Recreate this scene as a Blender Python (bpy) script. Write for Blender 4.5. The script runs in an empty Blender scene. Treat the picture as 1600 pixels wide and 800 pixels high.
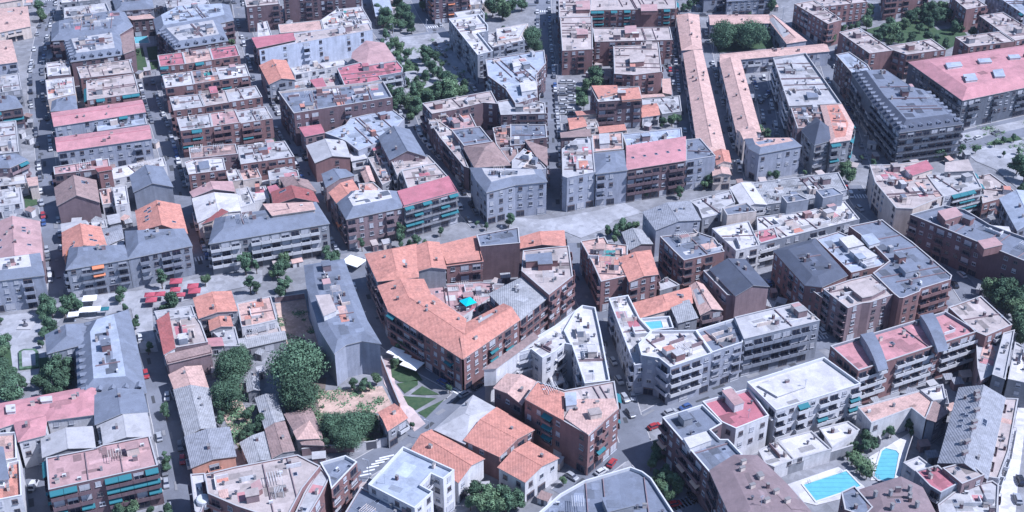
import bpy, bmesh, math, random
import numpy as np
from mathutils import Vector, Matrix
random.seed(7)
R = math.radians
SC = bpy.context.scene
COL = SC.collection
# ---------------------------------------------------------------- camera
F, YH, CAMH = 2000.0, -800.0, 234.0
TILT = math.atan2(F, 400 - YH)
cam = bpy.data.objects.new('camera', bpy.data.cameras.new('camera'))
COL.objects.link(cam)
cam.location = (0, 0, CAMH)
cam.rotation_euler = (TILT, 0, 0)
cam.data.sensor_width = 36; cam.data.lens = 36 * F / 1600
cam.data.clip_end = 6000
SC.camera = cam
# ---------------------------------------------------------------- light
SUN_EL, SUN_AZ = R(52), math.atan2(0.97, -0.20)      # azimuth from +y towards +x
world = bpy.data.worlds.new("World"); SC.world = world; world.use_nodes = True
nt = world.node_tree; bg = nt.nodes['Background']
sky = nt.nodes.new('ShaderNodeTexSky'); sky.sky_type = 'NISHITA'; sky.sun_disc = False
sky.sun_elevation = SUN_EL; sky.sun_rotation = SUN_AZ; sky.air_density = 1.0; sky.dust_density = 0.6; sky.ozone_density = 2.0
nt.links.new(sky.outputs[0], bg.inputs[0]); bg.inputs[1].default_value = 0.092
sl = bpy.data.lights.new('sun', 'SUN'); sl.energy = 4.4; sl.angle = R(0.6); sl.color = (1.0, 0.95, 0.9)
sun = bpy.data.objects.new('sun', sl); COL.objects.link(sun)
SD = Vector((math.sin(SUN_AZ) * math.cos(SUN_EL), math.cos(SUN_AZ) * math.cos(SUN_EL), math.sin(SUN_EL)))
sun.rotation_euler = SD.to_track_quat('Z', 'Y').to_euler(); sun.location = (200, 200, 300)
vs = SC.view_settings
vs.view_transform = 'Standard'; vs.look = 'None'; vs.gamma = 1; vs.exposure = 0.7
vs.use_curve_mapping = False
vs.use_white_balance = True; vs.white_balance_temperature = 5450; vs.white_balance_tint = 15
# ---------------------------------------------------------------- pixel <-> world
ST, CT = math.sin(TILT), math.cos(TILT)
def W(px, py, z=0.0):
    u, v = (px - 800) / F, (400 - py) / F
    d = (u, ST + v * CT, -CT + v * ST)
    t = (z - CAMH) / d[2]
    return Vector((d[0] * t, d[1] * t, z))
TO = {k: (400 * (i % 4), 200 * (i // 4)) for i, k in enumerate('ABCDEFGHIJKLMNOP')}
def TP(tile, pts, z=0.0):
    ox, oy = TO[tile]
    return [W(ox + x / 4, oy + y / 4, z) for x, y in pts]
# ---------------------------------------------------------------- materials
MATS = {}
def mat(key, col, rough=0.85, var=0.12, scale=0.25, kind=None, spec=0.3, metal=0.0):
    if key in MATS: return MATS[key]
    m = bpy.data.materials.new(key); m.use_nodes = True; n = m.node_tree.nodes; l = m.node_tree.links
    b = n['Principled BSDF']; b.inputs['Roughness'].default_value = rough
    b.inputs['Specular IOR Level'].default_value = spec; b.inputs['Metallic'].default_value = metal
    if var == 0 and kind is None:
        b.inputs['Base Color'].default_value = (*col, 1); MATS[key] = m; return m
    tc = n.new('ShaderNodeTexCoord'); geo = n.new('ShaderNodeNewGeometry')
    src = geo.outputs['Position']
    def noise(sc, det=5, ro=0.65):
        t = n.new('ShaderNodeTexNoise'); t.inputs['Scale'].default_value = sc; t.inputs['Detail'].default_value = det
        t.inputs['Roughness'].default_value = ro; l.new(src, t.inputs['Vector']); return t.outputs[0]
    def ramp(sock, a, bb, lo, hi):
        r = n.new('ShaderNodeMapRange'); l.new(sock, r.inputs[0])
        for i, v in zip((1, 2, 3, 4), (a, bb, lo, hi)): r.inputs[i].default_value = v
        return r.outputs[0]
    def mulc(csock, fsock):
        mm = n.new('ShaderNodeMix'); mm.data_type = 'RGBA'; mm.blend_type = 'MULTIPLY'; mm.inputs[0].default_value = 1
        l.new(csock, mm.inputs[6]); l.new(fsock, mm.inputs[7]); return mm.outputs[2]
    def mixc(f, ca, cb):
        mm = n.new('ShaderNodeMix'); mm.data_type = 'RGBA'; l.new(f, mm.inputs[0])
        for s, i in ((ca, 6), (cb, 7)):
            if isinstance(s, tuple): mm.inputs[i].default_value = (*s, 1)
            else: l.new(s, mm.inputs[i])
        return mm.outputs[2]
    big = ramp(noise(scale, 6), 0.3, 0.72, 1 - var, 1 + var)
    fine = ramp(noise(2.2, 3, 0.8), 0.25, 0.75, 1 - var * .8, 1 + var * .8)
    base = n.new('ShaderNodeRGB'); base.outputs[0].default_value = (*col, 1)
    c = mulc(mulc(base.outputs[0], big), fine)
    # worn and stained patches
    st = ramp(noise(0.09, 8, 0.75), 0.52, 0.66, 0, 0.45)
    if kind == 'roof':
        c = mixc(ramp(noise(0.16, 9, 0.8), 0.5, 0.62, 0, 0.5), c, tuple(0.5 * v + 0.03 for v in col))
        c = mixc(ramp(noise(0.9, 6, 0.8), 0.58, 0.68, 0, 0.45), c, tuple(0.4 * v + 0.02 for v in col))
        c = mixc(ramp(noise(0.5, 8, 0.7), 0.6, 0.7, 0, 0.35), c, tuple(min(.8, 1.35 * v + .03) for v in col))
        v = n.new('ShaderNodeTexVoronoi'); v.inputs['Scale'].default_value = 0.22; v.feature = 'F1'; v.distance = 'MANHATTAN'
        l.new(src, v.inputs['Vector'])
        sep = n.new('ShaderNodeSeparateColor'); l.new(v.outputs['Color'], sep.inputs[0])
        c = mulc(c, ramp(sep.outputs[0], 0, 1, 1 - var * .7, 1 + var * .5))
    if kind in ('tile', 'corr'):
        c = mixc(st, c, tuple((0.5 * v + 0.05) for v in col))
        w = n.new('ShaderNodeTexWave'); w.bands_direction = 'X'; w.inputs['Scale'].default_value = 0.75 if kind == 'tile' else 0.5
        w.inputs['Distortion'].default_value = 1.6 if kind == 'tile' else 0.8; l.new(src, w.inputs['Vector'])
        c = mulc(c, ramp(w.outputs['Fac'], 0, 1, 0.92, 1.05)); c = mixc(ramp(noise(0.5, 8, 0.8), 0.5, 0.66, 0, 0.6), c, tuple(0.45 * v + 0.03 for v in col))
        v = n.new('ShaderNodeTexVoronoi'); v.inputs['Scale'].default_value = 1.4; l.new(src, v.inputs['Vector'])
        sep = n.new('ShaderNodeSeparateColor'); l.new(v.outputs['Color'], sep.inputs[0])
        c = mulc(c, ramp(sep.outputs[0], 0, 1, 0.86, 1.1))
        bp = n.new('ShaderNodeBump'); bp.inputs['Strength'].default_value = 0.35; bp.inputs['Distance'].default_value = 0.15
        l.new(w.outputs['Fac'], bp.inputs['Height']); l.new(bp.outputs[0], b.inputs['Normal'])
    if kind == 'wall':
        # rain streaks run down the walls
        mp = n.new('ShaderNodeMapping'); mp.inputs['Scale'].default_value = (0.9, 0.9, 0.12); l.new(src, mp.inputs[0])
        t = n.new('ShaderNodeTexNoise'); t.inputs['Scale'].default_value = 1; t.inputs['Detail'].default_value = 5; l.new(mp.outputs[0], t.inputs['Vector'])
        c = mulc(c, ramp(t.outputs[0], 0.3, 0.7, 0.84, 1.1))
    if kind == 'road':
        c = mixc(ramp(noise(0.05, 7, 0.7), 0.45, 0.6, 0, 0.6), c, tuple(v * 1.5 for v in col))
        c = mixc(ramp(noise(0.7, 4, 0.8), 0.6, 0.7, 0, 0.5), c, tuple(v * 0.55 for v in col))
    if kind == 'pave':
        c = mixc(ramp(noise(0.06, 7, 0.7), 0.42, 0.62, 0, 0.75), c, tuple(v * 0.62 for v in col))
        v = n.new('ShaderNodeTexVoronoi'); v.inputs['Scale'].default_value = 0.5; l.new(src, v.inputs['Vector'])
        sep = n.new('ShaderNodeSeparateColor'); l.new(v.outputs['Color'], sep.inputs[0])
        c = mulc(c, ramp(sep.outputs[0], 0, 1, 0.85, 1.1))
    if kind == 'dirt':
        c = mixc(ramp(noise(0.12, 6, 0.75), 0.45, 0.6, 0, 0.7), c, tuple(v * .55 for v in col))
        c = mixc(ramp(noise(0.35, 7, 0.75), 0.56, 0.68, 0, 0.6), c, (0.14, 0.14, 0.07))
        c = mixc(ramp(noise(0.9, 6, 0.75), 0.55, 0.68, 0, 0.6), c, tuple(min(1, v * 1.6) for v in col))
    if kind == 'grass':
        c = mixc(ramp(noise(0.5, 7, 0.75), 0.4, 0.65, 0, 0.8), c, (0.07, 0.10, 0.05))
    if kind == 'leaf':
        oi = n.new('ShaderNodeObjectInfo')
        c = mixc(ramp(noise(0.55, 3, 0.6), 0.42, 0.6, 0, 1), c, tuple(v * 1.8 for v in col))
        c = mulc(c, ramp(oi.outputs['Random'], 0, 1, 0.75, 1.2))
    if kind == 'water':
        w = n.new('ShaderNodeTexWave'); w.inputs['Scale'].default_value = 0.18; w.bands_direction = 'Y'; w.inputs['Distortion'].default_value = 0.6
        l.new(src, w.inputs['Vector']); c = mulc(c, ramp(w.outputs['Fac'], 0, 0.1, 0.75, 1.0))
    l.new(c, b.inputs['Base Color']); MATS[key] = m; return m
ROOF = dict(
    orr=((0.47, 0.215, 0.165), 'tile'), tp=((0.48, 0.32, 0.275), 'tile'), dr=((0.27, 0.09, 0.085), 'tile'), bn=((0.20, 0.15, 0.155), 'roof'),
    btl=((0.27, 0.19, 0.175), 'tile'), pk=((0.42, 0.205, 0.215), 'roof'), cr=((0.38, 0.14, 0.165), 'roof'), rs=((0.37, 0.235, 0.23), 'roof'),
    sl=((0.155, 0.172, 0.215), 'roof'), ds=((0.075, 0.085, 0.115), 'roof'), lg=((0.36, 0.35, 0.355), 'roof'), be=((0.38, 0.325, 0.305), 'roof'),
    wh=((0.46, 0.44, 0.435), 'roof'), lb=((0.31, 0.34, 0.40), 'roof'), cg=((0.29, 0.29, 0.30), 'corr'), cd=((0.24, 0.245, 0.27), 'corr'),
    gr=((0.06, 0.12, 0.045), 'grass'), te=((0.05, 0.22, 0.21), 'roof'))
def roofm(k):
    c, kd = ROOF[k]; return mat('roof_' + k, c, 0.85, 0.13, 0.3, kd)
WALL = dict(br=(0.21, 0.122, 0.12), bd=(0.14, 0.095, 0.105), bw=(0.22, 0.16, 0.17), wt=(0.54, 0.53, 0.54), gy=(0.24, 0.245, 0.265), pb=(0.29, 0.305, 0.36), lw=(0.47, 0.50, 0.58), dk=(0.11, 0.12, 0.145),
            cm=(0.55, 0.47, 0.42), og=(0.52, 0.27, 0.20), bl=(0.22, 0.235, 0.275))
def wallm(k): return mat('wall_' + k, WALL[k], 0.9, 0.14, 0.35, 'wall')
M_ASPH = mat('asphalt', (0.135, 0.142, 0.165), 0.9, 0.12, 0.12, 'road')
M_PAVE = mat('paving', (0.235, 0.235, 0.25), 0.9, 0.12, 0.3, 'pave')
M_PLAZA = mat('plaza_paving', (0.33, 0.33, 0.35), 0.9, 0.10, 0.3, 'pave')
M_KERB = mat('kerb_stone', (0.36, 0.35, 0.35), 0.9, 0.08)
M_DIRT = mat('dry_dirt', (0.46, 0.33, 0.27), 1, 0.15, 0.4, 'dirt')
M_GRASS = mat('grass', (0.035, 0.07, 0.032), 1, 0.15, 0.4, 'grass')
M_WATER = mat('pool_water', (0.13, 0.38, 0.44), 0.12, 0.1, 0.5, 'water', 0.5)
M_FRAME = mat('window_frame', (0.36, 0.37, 0.40), 0.6, 0)
M_GLASS = mat('window_glass', (0.025, 0.03, 0.05), 0.12, 0, spec=0.6)
M_SHUT = mat('roller_shutter', (0.42, 0.42, 0.45), 0.7, 0)
M_SHUT2 = mat('brown_shutter', (0.16, 0.12, 0.12), 0.7, 0)
M_RAIL = mat('railing', (0.10, 0.10, 0.12), 0.5, 0)
M_WHITE = mat('white_render', (0.50, 0.50, 0.51), 0.8, 0.08)
M_METAL = mat('zinc', (0.33, 0.36, 0.42), 0.5, 0.1, spec=0.5)
AWN = {k: mat('awning_' + k, c, 0.8, 0) for k, c in dict(te=(0.03, 0.14, 0.165), gn=(0.05, 0.22, 0.14), orr=(0.55, 0.2, 0.1), rd=(0.34, 0.07, 0.095), wh=(0.75, 0.74, 0.72), be=(0.5, 0.38, 0.3)).items()}
# ---------------------------------------------------------------- mesh helpers
class MB:
    def __init__(s): s.v = []; s.f = []; s.m = []
    def poly(s, pts, m=0):
        b = len(s.v); s.v += [tuple(p) for p in pts]; s.f.append(tuple(range(b, b + len(pts)))); s.m.append(m)
    def prism(s, pts, z0, z1, m=0, top=None, cap=True, bottom=False):
        n = len(pts)
        for i in range(n):
            a, b = pts[i], pts[(i + 1) % n]
            s.poly([(a[0], a[1], z0), (b[0], b[1], z0), (b[0], b[1], z1), (a[0], a[1], z1)], m)
        if cap: s.poly([(p[0], p[1], z1) for p in pts], m if top is None else top)
        if bottom: s.poly([(p[0], p[1], z0) for p in reversed(pts)], m)
    def box(s, c, d, rz=0, m=0, top=None):
        cx, cy, z0 = c; dx, dy, dz = d; co, si = math.cos(rz), math.sin(rz)
        q = [(cx + x * co - y * si, cy + x * si + y * co) for x, y in ((-dx / 2, -dy / 2), (dx / 2, -dy / 2), (dx / 2, dy / 2), (-dx / 2, dy / 2))]
        s.prism(q, z0, z0 + dz, m, top, True, True)
    def slab(s, pts, th, m=0, ms=None):      # roof plane with thickness (points 3D, CCW from above)
        lo = [(p[0], p[1], p[2] - th) for p in pts]; n = len(pts)
        s.poly(pts, m); s.poly(list(reversed(lo)), m if ms is None else ms)
        for i in range(n):
            j = (i + 1) % n; s.poly([lo[i], lo[j], pts[j], pts[i]], m if ms is None else ms)
    def mesh(s, name, mats, off=(0, 0, 0)):
        me = bpy.data.meshes.new(name)
        me.from_pydata([(x - off[0], y - off[1], z - off[2]) for x, y, z in s.v], [], s.f)
        for m in mats: me.materials.append(m)
        me.polygons.foreach_set('material_index', s.m); me.update(); return me
def tag(o, label=None, cat=None, group=None, kind=None):
    for k, v in (('label', label), ('category', cat), ('group', group), ('kind', kind)):
        if v: o[k] = v
    return o
def link(name, me, parent=None, loc=None):
    o = bpy.data.objects.new(name, me); COL.objects.link(o)
    if parent is not None: o.parent = parent
    if loc is not None: o.location = loc
    return o
def empty(name, loc, rz=0):
    o = bpy.data.objects.new(name, None); COL.objects.link(o); o.location = loc; o.rotation_euler = (0, 0, rz); return o
def area2(p): return sum(p[i][0] * p[(i + 1) % len(p)][1] - p[(i + 1) % len(p)][0] * p[i][1] for i in range(len(p)))
def ccw(p):
    if area2(p) > 0: return list(p)
    if len(p) == 4: return [p[1], p[0], p[3], p[2]]
    return list(reversed(p))
def offset(p, d):       # + grows outwards, CCW polygon; returns 2D
    n = len(p); out = []
    for i in range(n):
        a, b, c = Vector(p[i - 1][:2]), Vector(p[i][:2]), Vector(p[(i + 1) % n][:2])
        e1 = (b - a).normalized(); e2 = (c - b).normalized()
        n1 = Vector((e1.y, -e1.x)); n2 = Vector((e2.y, -e2.x)); bis = n1 + n2
        if bis.length < 1e-3: bis = n1
        bis.normalize(); k = max(0.45, bis.dot(n1)); out.append(b + bis * (d / k))
    return out
def inside(x, y, p):
    r = False; n = len(p); j = n - 1
    for i in range(n):
        xi, yi, xj, yj = p[i][0], p[i][1], p[j][0], p[j][1]
        if (yi > y) != (yj > y) and x < (xj - xi) * (y - yi) / (yj - yi) + xi: r = not r
        j = i
    return r
# height map of the town (for what can be seen and where things may stand)
GX, GY, GW, GH = -260, 180, 620, 640
HM = np.zeros((GH, GW)); 
def raster(p, h):
    xs = [q[0] for q in p]; ys = [q[1] for q in p]
    for iy in range(max(0, int(min(ys) - GY)), min(GH, int(max(ys) - GY) + 2)):
        for ix in range(max(0, int(min(xs) - GX)), min(GW, int(max(xs) - GX) + 2)):
            if inside(ix + GX + .5, iy + GY + .5, p): HM[iy, ix] = max(HM[iy, ix], h)
def hm(x, y):
    i, j = int(y - GY), int(x - GX)
    return HM[i, j] if 0 <= i < GH and 0 <= j < GW else 0
def visible(p, offs=(-18, 0, 18)):
    for dx in offs:
        c = Vector((dx, 0, CAMH)); d = (c - p).normalized(); ok = True
        for k in range(2, 60):
            q = p + d * (k * 0.9)
            if q.z > 19: break
            if hm(q.x, q.y) > q.z + 0.3: ok = False; break
        if ok: return True
    return False
def inframe(p, mrg=40):
    v = p - Vector((0, 0, CAMH)); fz = v.y * ST - v.z * CT
    if fz <= 0: return False
    px = 800 + F * v.x / fz; py = 400 - F * (v.y * CT + v.z * ST) / fz
    return -mrg < px < 1600 + mrg and -mrg < py < 800 + mrg
# ---------------------------------------------------------------- shared facade pieces (x along the wall, -y outwards)
def win_mesh(w, h, shut, sm, fr=M_FRAME):
    m = MB(); t = 0.09
    for a, b, c, d in ((-w/2, 0, w, t), (-w/2, h - t, w, t)): m.box((a + c/2, -0.05, b), (c, 0.14, d), 0, 0)
    for x in (-w/2 + t/2, w/2 - t/2, 0): m.box((x, -0.05, t), (t, 0.12, h - 2*t), 0, 0)
    m.box((0, -0.02, t), (w - 2*t, 0.06, h - 2*t), 0, 1)
    if shut > 0: m.box((0, -0.05, h - t - shut*(h - 2*t)), (w - 2*t, 0.06, shut*(h - 2*t)), 0, 2)
    m.box((0, -0.12, -0.1), (w + 0.2, 0.3, 0.1), 0, 0)
    return m.mesh('window', [fr, M_GLASS, sm])
M_FRD = mat('dark_frame', (0.13, 0.12, 0.13), 0.6, 0)
WINS = [win_mesh(1.45, 1.5, s, sm, f) for s, sm, f in ((0, M_SHUT, M_FRAME), (.35, M_SHUT, M_FRAME), (.7, M_SHUT, M_FRAME), (0, M_SHUT, M_FRD), (.95, M_SHUT, M_FRAME), (.3, M_SHUT2, M_FRD))]
DOORS = [win_mesh(2.5, 2.3, s, sm, f) for s, sm, f in ((0, M_SHUT, M_FRD), (.4, M_SHUT, M_FRAME), (.8, M_SHUT, M_FRAME), (0.2, M_SHUT2, M_FRD))]
SHOPS = [win_mesh(3.0, 2.5, s, sm, f) for s, sm, f in ((0, M_SHUT, M_FRD), (.15, M_SHUT2, M_FRD), (.9, M_SHUT, M_FRAME))]
def bal_mesh(mt, rail):
    m = MB(); w = 3.4; d = 1.15
    m.box((0, -d/2, -0.15), (w, d, 0.15), 0, 0)
    if rail:
        m.box((0, -d + .03, 0.98), (w, 0.06, 0.06), 0, 1)
        for s in (-1, 1): m.box((s*(w/2 - .03), -d/2, 0.98), (0.06, d - .1, 0.06), 0, 1)
        k = 17
        for i in range(k): m.box((-w/2 + .04 + i*(w - .08)/(k - 1), -d + .03, 0), (0.05, 0.04, 0.98), 0, 1)
        m.box((0, -d + .015, 0.05), (w*.98, 0.02, 0.6), 0, 0)
    else:
        m.box((0, -d + .06, 0), (w, 0.12, 1.0), 0, 0)
        for s in (-1, 1): m.box((s*(w/2 - .06), -d/2 + .06, 0), (0.12, d - .14, 1.0), 0, 0)
    return m.mesh('balcony', [mt, M_RAIL])
BALS = {k: [bal_mesh(wallm(k), False), bal_mesh(wallm(k), True)] for k in WALL}
BALS['x'] = [bal_mesh(M_WHITE, False)]
def awn_mesh(mt):
    m = MB(); m.slab([(-1.6, -1.35, 1.75), (1.6, -1.35, 1.75), (1.6, -0.02, 2.45), (-1.6, -0.02, 2.45)], 0.05)
    m.poly([(-1.6, -1.36, 1.5), (1.6, -1.36, 1.5), (1.6, -1.36, 1.75), (-1.6, -1.36, 1.75)])
    return m.mesh('awning', [mt])
AWNM = {k: awn_mesh(v) for k, v in AWN.items()}
def unit_box(name, d, mt, mt2=None):
    m = MB(); m.box((0, 0, 0), d, 0, 0)
    m.box((0, 0, d[2]), (d[0] + .12, d[1] + .12, 0.1), 0, 1 if mt2 else 0); return m.mesh(name, [mt, mt2 or mt])
M_CAP = mat('chimney_cap', (.2, .19, .19), .9, 0)
CHIM = [unit_box('chimney', d, wallm(w), M_CAP) for d, w in (((.7, .7, 1.4), 'bd'), ((1.3, .6, 1.5), 'bw'), ((.6, .6, 1.1), 'gy'), ((1.1, .6, 1.3), 'cm'))]
def ac_mesh():
    m = MB(); m.box((0, 0, .15), (1.0, .5, .8), 0, 0); m.box((0, -.26, .25), (.6, .03, .6), 0, 1); m.box((0, 0, 0), (.8, .4, .15), 0, 1); return m.mesh('air_conditioner', [M_WHITE, M_RAIL])
AC = ac_mesh()
def vent_mesh():
    m = MB(); n = 8
    q = [(.28*math.cos(i*math.tau/n), .28*math.sin(i*math.tau/n)) for i in range(n)]; m.prism(q, 0, .9, 0)
    m.prism([(x*1.6, y*1.6) for x, y in q], .95, 1.1, 1, None, True, True); return m.mesh('vent', [M_CAP, M_RAIL])
VENT = vent_mesh()
def sky_mesh():
    m = MB(); m.box((0, 0, 0), (1.1, 1.4, .14), 0, 0); m.box((0, 0, .14), (.9, 1.2, .03), 0, 1); return m.mesh('skylight', [M_METAL, M_GLASS])
SKYL = sky_mesh()
def ant_mesh():
    m = MB(); m.box((0, 0, 0), (.08, .08, 3.2)); m.box((0, 0, 2.9), (1.3, .05, .05))
    for x in (-.5, -.2, .1, .4): m.box((x, 0, 2.92), (.04, .7, .04))
    m.box((0, 0, 2.4), (.05, .9, .05)); return m.mesh('antenna', [M_METAL])
ANT = ant_mesh()
BLD = []        # (root, label, poly, h)
JOBS = []       # facade jobs, run once the height map is complete
def centre(p): return sum(q[0] for q in p)/len(p), sum(q[1] for q in p)/len(p)

def bld(label, tile, pts, h, roof='flat', rc='lg', wc='br', rise=2.6, inset=3.0, tc=None, root=None, base=0.0, bal=0.3, aw=None, awp=0.5,
        clut=0, win=True, n=None, name='apartment_building', cat='building', par=None, hip=0.0, skyl=0, boxes=(), over=0.35, xw=1.0):
    P = [Vector(p) for p in TP(tile, pts, h)]
    while roof in ('gable', 'shed') and len(P) > 4:
        k = min(range(len(P)), key=lambda i: abs(area2([P[i - 1], P[i], P[(i + 1) % len(P)]]))); P.pop(k)
    P = ccw(P)
    cx, cy = centre(P)
    new = root is None; h = h + 0.017 * (len(BLD) % 29)
    if new:
        root = empty(name, (cx, cy, 0)); tag(root, label, cat)
    off = root.location.copy()
    N = len(P); rm = roofm(rc); wm = wallm(wc)
    m = MB(); z0 = base
    thick = par is not None; par = par or wc; pm = M_WHITE if par == 'x' else wallm(par)
    r = MB(); rmats = [rm, M_KERB, roofm(tc) if tc else rm]
    def mk(name, mb, mats): return link(name, mb.mesh(name, mats, off), root)
    zroof = None
    if roof == 'flat':
        ph = 0.85 if thick else 0.3
        m.prism(P, z0, h, 0, cap=False); mk('wall', m, [wm])
        inn = offset(P, -0.32); r.poly([(p.x, p.y, h - ph) for p in inn], 0)
        ro = mk('roof', r, rmats); out = offset(P, 0.07)
        q = MB()
        for i in range(N):
            j = (i + 1) % N
            q.poly([(inn[j].x, inn[j].y, h - ph), (inn[i].x, inn[i].y, h - ph), (inn[i].x, inn[i].y, h), (inn[j].x, inn[j].y, h)])
            a, b, c, d = out[i], out[j], inn[j], inn[i]
            q.poly([(a.x, a.y, h + .1), (b.x, b.y, h + .1), (c.x, c.y, h + .1), (d.x, d.y, h + .1)], 1)
            q.poly([(a.x, a.y, h - .08), (b.x, b.y, h - .08), (b.x, b.y, h + .1), (a.x, a.y, h + .1)], 1 if thick else 0)
            q.poly([(c.x, c.y, h), (d.x, d.y, h), (d.x, d.y, h + .1), (c.x, c.y, h + .1)][::-1], 1)
        mk('parapet', q, [pm, M_WHITE if par == 'x' else M_KERB])
        zroof = h - ph
        roof_clutter(root, off, P, zroof, clut, rc)
    elif roof == 'gable':
        a, b, c, d = P
        m.prism(P, z0, h, 0, cap=False)
        r0 = (a + d) / 2; r1 = (b + c) / 2; r0.z = r1.z = h + rise
        ax = (r1 - r0).normalized()
        if hip > 0: r0 += ax * hip; r1 -= ax * hip
        else:
            m.poly([(d.x, d.y, h), (a.x, a.y, h), tuple(r0)]); m.poly([(b.x, b.y, h), (c.x, c.y, h), tuple(r1)])
        mk('wall', m, [wm])
        o4 = [Vector((p.x, p.y, h)) for p in offset(P, over)]
        dz = rise * over / max(1.0, ((a - d).length / 2))
        for p in o4: p.z -= dz
        if hip <= 0: r0 -= ax * over; r1 += ax * over
        up = Vector((0, 0, 0.14)); r0 += up; r1 += up; o4 = [p + up for p in o4]
        r.slab([o4[0], o4[1], r1, r0], .16, 0, 1); r.slab([o4[2], o4[3], r0, r1], .16, 0, 1)
        if hip > 0: r.slab([o4[1], o4[2], r1], .16, 0, 1); r.slab([o4[3], o4[0], r0], .16, 0, 1)
        w2 = 0.16; nn = Vector((-ax.y, ax.x, 0)) * w2
        r.slab([r0 - nn + Vector((0, 0, .05)), r1 - nn + Vector((0, 0, .05)), r1 + nn + Vector((0, 0, .05)), r0 + nn + Vector((0, 0, .05))], .09, 2 if tc else 0)
        ro = mk('roof', r, rmats)
        for _ in range(max(1, int((b - a).length * (a - d).length / 110))):
            t, s = random.uniform(.12, .88), random.uniform(.15, .85)
            e = a.lerp(b, t); g = d.lerp(c, t); q = e.lerp(g, s); q.z = h + rise * (1 - abs(2 * s - 1)) - .3
            o = link('chimney', random.choice(CHIM), root, q - off)
            o.rotation_euler.z = math.atan2(ax.y, ax.x); fix_parent_chim(o, ro)
        for _ in range(skyl): add_skylight(root, off, a, b, c, d, h, rise, ax, ro)
    elif roof == 'shed':
        a, b, c, d = P
        hi = Vector((0, 0, rise))
        m.prism(P, z0, h, 0, cap=False)
        m.poly([b, c, c + hi]); m.poly([d, a, d + hi]); m.poly([c, d, d + hi, c + hi]); mk('wall', m, [wm])
        o4 = [Vector((p.x, p.y, h)) for p in offset(P, over)]; dz = rise * over / max(2, (a - d).length)
        o4[0].z -= dz; o4[1].z -= dz; o4[2].z += rise + dz; o4[3].z += rise + dz
        o4 = [p + Vector((0, 0, .14)) for p in o4]
        r.slab(o4, .15, 0, 1); ro = mk('roof', r, rmats)
        ax = (b - a).normalized()
        for k in range(skyl):
            t = (k + .5) / skyl; q = a.lerp(b, t).lerp(d.lerp(c, t), .45); q.z = h + rise * .45 + .12
            o = link('skylight', SKYL, ro, q - off); o.rotation_euler = (math.atan2(rise, (a - d).length), 0, math.atan2(ax.y, ax.x))
    elif roof in ('mansard', 'pyramid'):
        m.prism(P, z0, h, 0, cap=False); mk('wall', m, [wm])
        o = offset(P, over); r.prism(o, h - .12, h + .1, 1, cap=False, bottom=True)
        if roof == 'pyramid':
            for i in range(N):
                j = (i + 1) % N; r.poly([(o[i].x, o[i].y, h + .1), (o[j].x, o[j].y, h + .1), (cx, cy, h + rise)])
            mk('roof', r, rmats)
        else:
            t = offset(P, -inset)
            for i in range(N):
                j = (i + 1) % N; r.poly([(o[i].x, o[i].y, h + .1), (o[j].x, o[j].y, h + .1), (t[j].x, t[j].y, h + rise), (t[i].x, t[i].y, h + rise)])
            r.poly([(p.x, p.y, h + rise) for p in t], 2)
            ro = mk('roof', r, rmats)
            zroof = h + rise
            roof_clutter(root, off, [Vector((p.x, p.y, zroof)) for p in t], zroof, clut, rc)
            if inset >= 1.5 and skyl:
                for i in range(N):
                    a, b = P[i], P[(i + 1) % N]; e = (b - a); L = e.length; e.normalize(); nn = Vector((e.y, -e.x, 0))
                    if nn.y > .3 or L < 6: continue
                    k = int(L / 3.6)
                    for q in range(k):
                        c = a + e * (L * (q + .5) / k) - nn * (inset * .45)
                        if visible(c + Vector((0, 0, rise * .6)) + nn):
                            o2 = link('dormer', DORM, ro, Vector((c.x, c.y, h + .1)) - off); o2.rotation_euler.z = math.atan2(e.y, e.x)
    for bx in boxes:      # stair heads and lift rooms on the roof: (pts, height, roof, wall)
        bp, bh, brc, bwc = bx[:4]; zt = (zroof if zroof is not None else h) + bh
        Q = ccw([Vector(p) for p in TP(bx[4] if len(bx) > 4 else tile, bp, zt)])
        q = MB(); q.prism(Q, zt - bh, zt, 0, cap=False); o_ = offset(Q, .15); q.prism(o_, zt, zt + .18, 2, top=1, bottom=True)
        mk('stair_head', q, [wallm(bwc), roofm(brc), M_KERB]); raster(Q, zt)
    raster(P, h + (0.6 * rise if roof != 'flat' else 0))
    BLD.append((root, label or root['label'], P, h))
    if win: JOBS.append((root, P, h, z0, wc, bal, aw, awp, n, xw))
    return root
def dorm_mesh():
    m = MB(); m.box((0, -.2, 0), (1.5, 1.9, 1.5), 0, 0); m.box((0, -1.17, .25), (1.1, .05, 1.0), 0, 1)
    m.slab([(-.95, -1.35, 1.5), (0, -1.35, 2.0), (0, 1.2, 2.0), (-.95, 1.2, 1.5)], .08, 2); m.slab([(0, -1.35, 2.0), (.95, -1.35, 1.5), (.95, 1.2, 1.5), (0, 1.2, 2.0)], .08, 2)
    m.poly([(-.75, -1.16, 1.45), (.75, -1.16, 1.45), (0, -1.16, 1.95)], 0)
    return m.mesh('dormer', [wallm('pb'), M_GLASS, roofm('sl')])
DORM = dorm_mesh()
def fix_parent_chim(o, ro): o.parent = ro     # chimney is a sub-part of the roof
def add_skylight(root, off, a, b, c, d, h, rise, ax, ro):
    t = random.uniform(.15, .85); s = random.choice((.22, .3, .7, .78))
    q = a.lerp(b, t).lerp(d.lerp(c, t), s); q.z = h + rise * (1 - abs(2 * s - 1)) + .14
    o = link('skylight', SKYL, ro, q - off); tl = math.atan2(rise, (a - d).length / 2)
    o.rotation_euler = (tl if s < .5 else -tl, 0, math.atan2(ax.y, ax.x))
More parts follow.
